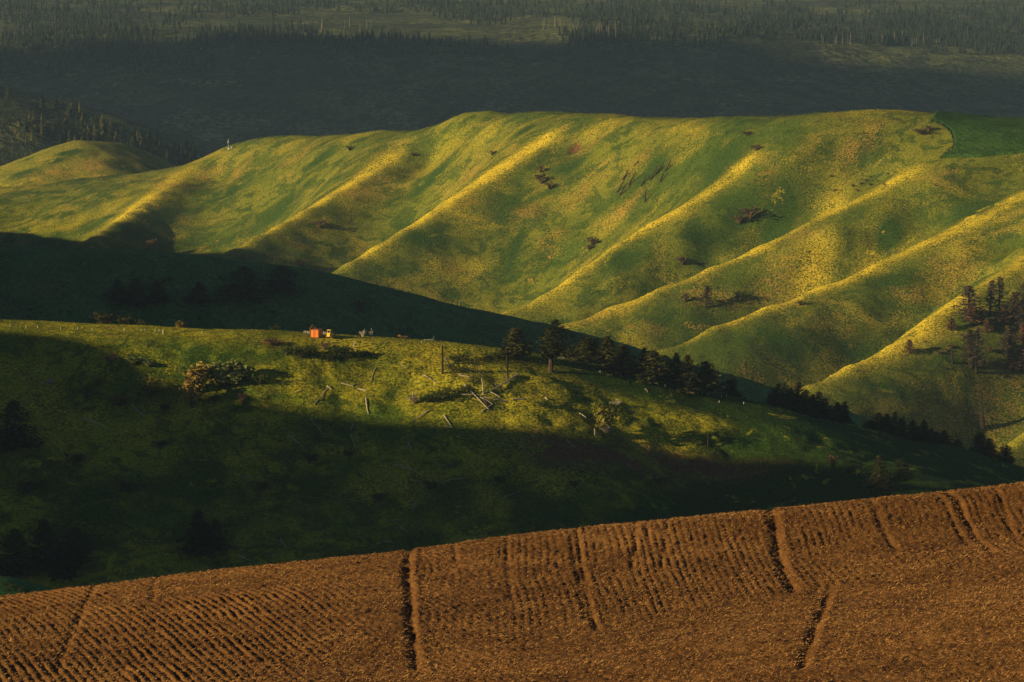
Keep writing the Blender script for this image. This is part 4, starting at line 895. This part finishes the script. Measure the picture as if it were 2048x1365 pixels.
# heap of dead branches
q = h1.hit(1124, 719, 1300, 1450); e = empty('brush_pile', q, 0, (1, 1, 1), 'heap of pinkish dead branches on the ridge path behind the tall pine', 'brush pile'); r = random.Random(5)
for i in range(26):
    x, y = r.uniform(-1.7, 1.7), r.uniform(-.8, .8); a = r.uniform(0, 3.14); L = r.uniform(.6, 1.3); z = r.uniform(.1, .8)*(1-abs(x)/2.2); d = Vector((math.cos(a)*L, math.sin(a)*L*.6, r.uniform(-.1, .4)))
    MB().tube([Vector((x, y, z))-d/2, Vector((x, y, z+.1)), Vector((x, y, z))+d/2], [.05, .06, .03], 4).obj('branch', M['leaf_r' if i % 2 else 'bleached'], e)
# fence posts along the hilltop
pm = MB(); pm.tube([(0, 0, -.3), (.02, 0, .5), (.03, .01, 1.05)], [.09, .085, .075], 7); pm = pm.mesh('fence_post', M['white'])
def post(x, y, sc=1.0, label='thin white fence post at the edge of the hilltop strip', group='fence posts along the hilltop'):
    q = h1.hit(x, y, 1300, 1450); o = bpy.data.objects.new('fence_post', pm); o.location = q; o.scale = (sc*.9, sc*.9, sc*.72); o.rotation_euler = (RN.uniform(-.06, .06), RN.uniform(-.08, .08), 0); link(o, label, 'fence post', group)
for x, y in ((20, 655), (52, 656), (75, 657), (121, 659), (155, 659.5), (184, 661), (248, 662), (282, 663), (290, 663), (310, 664), (318, 664), (404, 667), (843, 687), (884, 692), (1080, 726), (1200, 746), (1223, 751), (1242, 754), (1258, 757), (1316, 772), (1330, 775), (1356, 780), (1397, 788), (1416, 792), (1443, 796), (1453, 793), (1438, 806), (1487, 809)): post(x, y)
post(326, 668, 1.7, 'stout pale gate post standing out from the thin fence posts', None)
# ---- mast on the canyon rim
q = hb.hit(457, 299, 3300, 3700); e = empty('radio_mast', q, 0, (1, 1, 1), 'slim radio mast with pale antenna on the canyon rim', 'mast'); k = q[1]/F
MB().tube([(0, 0, -.5), (0, 0, 4.5), (.05, 0, 8.6)], [.28, .22, .12], 7).obj('pole', M['pole'], e)
MB().tube([(-.3, 0, 5.0), (-.3, 0, 6.8)], [.32, .32], 8).obj('antenna_panel', M['white'], e); MB().tube([(.1, 0, 6.9), (.15, 0, 8.2)], [.22, .16], 8).obj('antenna_panel', M['white'], e)
MB().box((0, -.2, .55), (1.5, 1.2, 1.5)).obj('base_cabinet', M['white'], e)
for a in range(3): MB().tube([(0, 0, 6.5), (4*math.cos(a*2.1+.6), 4*math.sin(a*2.1+.6), -.4)], [.03, .03], 3).obj('guy_wire', M['steel'], e)
q = hb.hit(464, 298, 3300, 3700); e = empty('equipment_hut', q, .2, (1, 1, 1), 'small pale equipment hut at the foot of the radio mast', 'hut')
MB().box((0, 0, .9), (1.5, 1.6, 2.0)).obj('wall', M['white'], e); MB().box((0, 0, 1.98), (1.75, 1.85, .16)).obj('roof', M['pole'], e); MB().box((.1, -.82, .75), (.7, .05, 1.5)).obj('door', M['orange_d'], e)

# ---- green crop on the canyon rim
poly = [(1862, 243), (1885, 252), (1902, 265), (1908, 285), (1906, 303), (1878, 319), (1960, 316), (2070, 305), (2300, 300)]
W2 = np.array([hb.hit(x, y, 2550, 2900)[:2] for x, y in poly]); W2 = np.vstack([W2, (W2[-1][0], 2960), (W2[0][0]+30, 2960)])
hc = HF(W2[:, 0].min()-3, min(W2[:, 0].max()+3, 445), W2[:, 1].min()-3, 2965, 1.2, 1.2)
ins = np.zeros(hc.X.shape, bool)
for a, b in zip(W2, np.roll(W2, -1, 0)):
    ins ^= ((a[1] > hc.Y) != (b[1] > hc.Y)) & (hc.X < (b[0]-a[0])*(hc.Y-a[1])/(b[1]-a[1]+1e-9)+a[0])
f_ = ins.astype(float)
for _ in range(2): f_[1:-1, 1:-1] = (f_[1:-1, 1:-1]*2+f_[:-2, 1:-1]+f_[2:, 1:-1]+f_[1:-1, :-2]+f_[1:-1, 2:])/6
hc.Z = hb.sample(hc.X, hc.Y) - 2.5 + 4.3*sstep(.35, .75, f_) + .16*np.sin((hc.X+.5*hc.Y)*1.4)*f_
hc.build('crop_field', M['crop'], attrs=noflower(hc))

K = MB(); r = random.Random(77); T = MB()
hp = [Vector(hb.hit(x, y, 2550, 2900)) for x, y in poly[:6]]
for a, b in zip(hp[:-1], hp[1:]):
    n_ = max(2, int((b-a).length/1.1))
    for i in range(n_):
        c = a.lerp(b, i/n_); c.z = float(hb.sample(c.x, c.y))
        K.clump(c-hp[0]+Vector((r.gauss(0, .5), r.gauss(0, .5), 1.0)), r.uniform(.7, 1.3), r, 5, 1); T.tube([c-hp[0]-Vector((0, 0, .2)), c-hp[0]+Vector((0, 0, 1.1))], [.07, .03], 4, False)
e = empty('hedge', hp[0], 0, (1, 1, 1), 'thin dark hedge curving along the edge of the hilltop crop', 'hedge')
K.obj('foliage', M['needle_dark'], e); T.obj('stems', M['bark'], e)

# ------------------------------------------------------------------ far forests
def far_tree(seed, H=1.0, R=.17, tiers=6, trunk=.14):
    r = random.Random(seed); b = MB(); b.tube([(0, 0, -.08), (0, 0, .6)], [.018, .01], 4, False)
    for i in range(tiers):
        t = trunk+(1-trunk)*i/tiers; k = (1-i/tiers)**.8; n_ = 7; ph = r.uniform(0, 6); c = (0, 0, min(1.0, t+.26))
        ring = [(math.cos(ph+j*6.283/n_)*R*k*r.uniform(.55, 1.15), math.sin(ph+j*6.283/n_)*R*k*r.uniform(.55, 1.15), t-r.uniform(0, .05)) for j in range(n_)]
        for j in range(n_):
            if r.random() < .87: b.tri(ring[j], ring[(j+1) % n_], c)
    return b
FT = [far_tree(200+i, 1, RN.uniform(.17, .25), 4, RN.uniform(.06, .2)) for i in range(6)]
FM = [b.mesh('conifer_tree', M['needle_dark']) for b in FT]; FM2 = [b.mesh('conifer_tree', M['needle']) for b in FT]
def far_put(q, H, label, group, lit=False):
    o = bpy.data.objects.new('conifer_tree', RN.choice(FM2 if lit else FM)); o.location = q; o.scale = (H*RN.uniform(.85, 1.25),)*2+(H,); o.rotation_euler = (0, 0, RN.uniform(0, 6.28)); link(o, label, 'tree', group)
cnt = 0
for i in range(170):
    x = RN.uniform(-15, 400); y = np.interp(x, [0, 100, 200, 300, 400], [205, 225, 268, 290, 322])+RN.uniform(-14, 85)*(1-x/700)
    if fbm(np.array([x]), np.array([y]), 45, 2, 401)[0] > .22: continue
    if x > 300 and RN.random() < .45: continue
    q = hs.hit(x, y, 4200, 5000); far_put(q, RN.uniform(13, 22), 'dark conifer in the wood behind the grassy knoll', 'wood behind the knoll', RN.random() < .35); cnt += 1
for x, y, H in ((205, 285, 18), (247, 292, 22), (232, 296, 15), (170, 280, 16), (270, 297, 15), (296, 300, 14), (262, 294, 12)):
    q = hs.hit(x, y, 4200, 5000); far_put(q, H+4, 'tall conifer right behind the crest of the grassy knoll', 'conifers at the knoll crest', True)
def forest_mask(x, y):
    """share of woodland on the far plateau at a photo pixel"""
    n_ = float(fbm(np.array([x*.45]), np.array([y*2.2]), 60, 3, 411)[0])
    d = .62+1.6*n_
    for cx, cy, rx, ry in ((760, 62, 260, 16), (980, 72, 130, 12), (1620, 96, 280, 18), (1850, 120, 160, 26), (700, 40, 150, 8)):
        d -= 1.2*math.exp(-((x-cx)/rx)**2-((y-cy)/ry)**2)
    if y+22*float(fbm(np.array([x]), np.array([0.0]), 120, 3, 413)[0]) > np.interp(x, [0, 450, 620, 1050, 1400, 1900, 2048], [120, 80, 92, 88, 74, 100, 130]): d *= .30 if x > 520 else .85
    return d
V = []; Fc = []; n0 = 0; TRI = []
for b in FT:
    TRI.append((np.array([tuple(v) for v in b.v]), np.array([f for f in b.f if len(f) == 3])))
placed = 0; stuffn = 0; tries = 0
cand = []
while len(cand) < 5600 and tries < 60000:
    tries += 1; x = RN.uniform(-60, 2110); y = 2+RN.random()**.8*(150 if x < 430 else 108)
    if RN.random() < forest_mask(x, y): cand.append((y+RN.uniform(-6, 6), x, y))
cand.sort(reverse=True)
for i, (_, x, y) in enumerate(cand):
    q = hm.hit(x, y, 6150, 9400); q[2] -= .5; H = RN.uniform(9, 19)
    if i < 120 and 0 < x < 2048: far_put(q, H, 'hazy distant conifer at the lower edge of the plateau forest', 'plateau forest edge', RN.random() < .3)
    else:
        Vt, Ft = TRI[i % 6]; Ft = Ft[::1]; a = RN.uniform(0, 6.28); c_, s_ = math.cos(a), math.sin(a); w_ = H*RN.uniform(.85, 1.2)
        R_ = np.stack([(Vt[:, 0]*c_-Vt[:, 1]*s_)*w_, (Vt[:, 0]*s_+Vt[:, 1]*c_)*w_, Vt[:, 2]*H], -1)+q; V.append(R_); Fc.append(Ft+n0); n0 += len(Vt)
m = mesh_np('plateau_forest', np.concatenate(V), np.concatenate(Fc), False); m.materials.append(M['needle_dark'])
o = link(bpy.data.objects.new('plateau_forest', m), kind='stuff'); o['label'] = 'hazy conifer forest covering the far plateau'
# pale bare trunks along the forest edge
bt = MB(); bt.tube([(0, 0, -.05), (.01, 0, .5), (0, .01, 1)], [.022, .018, .006], 4); bt = bt.mesh('bare_tree', M['bleached'])
for i in range(70):
    x = RN.choice([RN.uniform(1080, 1260), RN.uniform(520, 1000), RN.uniform(1080, 1260), RN.uniform(1600, 1900)]); y = np.interp(x, [500, 700, 1000, 1080, 1260, 1600, 1900], [72, 58, 60, 56, 74, 80, 92])+RN.uniform(-6, 6)
    q = hm.hit(x, y, 6150, 9400); H = RN.uniform(10, 20); o = bpy.data.objects.new('bare_tree', bt); o.location = q; o.scale = (H, H, H); link(o, 'pale bare trunk along the far forest edge', 'dead tree', 'bare trunks on the plateau')
# ------------------------------------------------------------------ haze
def haze():
    x0, x1, y0, y1, z0, z1 = -4600, 4600, -760, 11950, -300, 175
    V = [(x, y, z) for z in (z0, z1) for y in (y0, y1) for x in (x0, x1)]
    Q = [(0, 2, 3, 1), (4, 5, 7, 6), (0, 1, 5, 4), (2, 6, 7, 3), (0, 4, 6, 2), (1, 3, 7, 5)]
    m = mesh_np('haze', V, Q, False)
    mt = bpy.data.materials.new('haze'); mt.use_nodes = True; t = mt.node_tree; t.nodes.clear()
    o = t.nodes.new('ShaderNodeOutputMaterial'); v = t.nodes.new('ShaderNodeVolumePrincipled')
    v.inputs['Color'].default_value = (.44, .67, 1.0, 1); v.inputs['Density'].default_value = 2.4e-5; v.inputs['Anisotropy'].default_value = 0.0
    t.links.new(v.outputs[0], o.inputs['Volume']); m.materials.append(mt)
    link(bpy.data.objects.new('haze', m), kind='stuff')
haze()
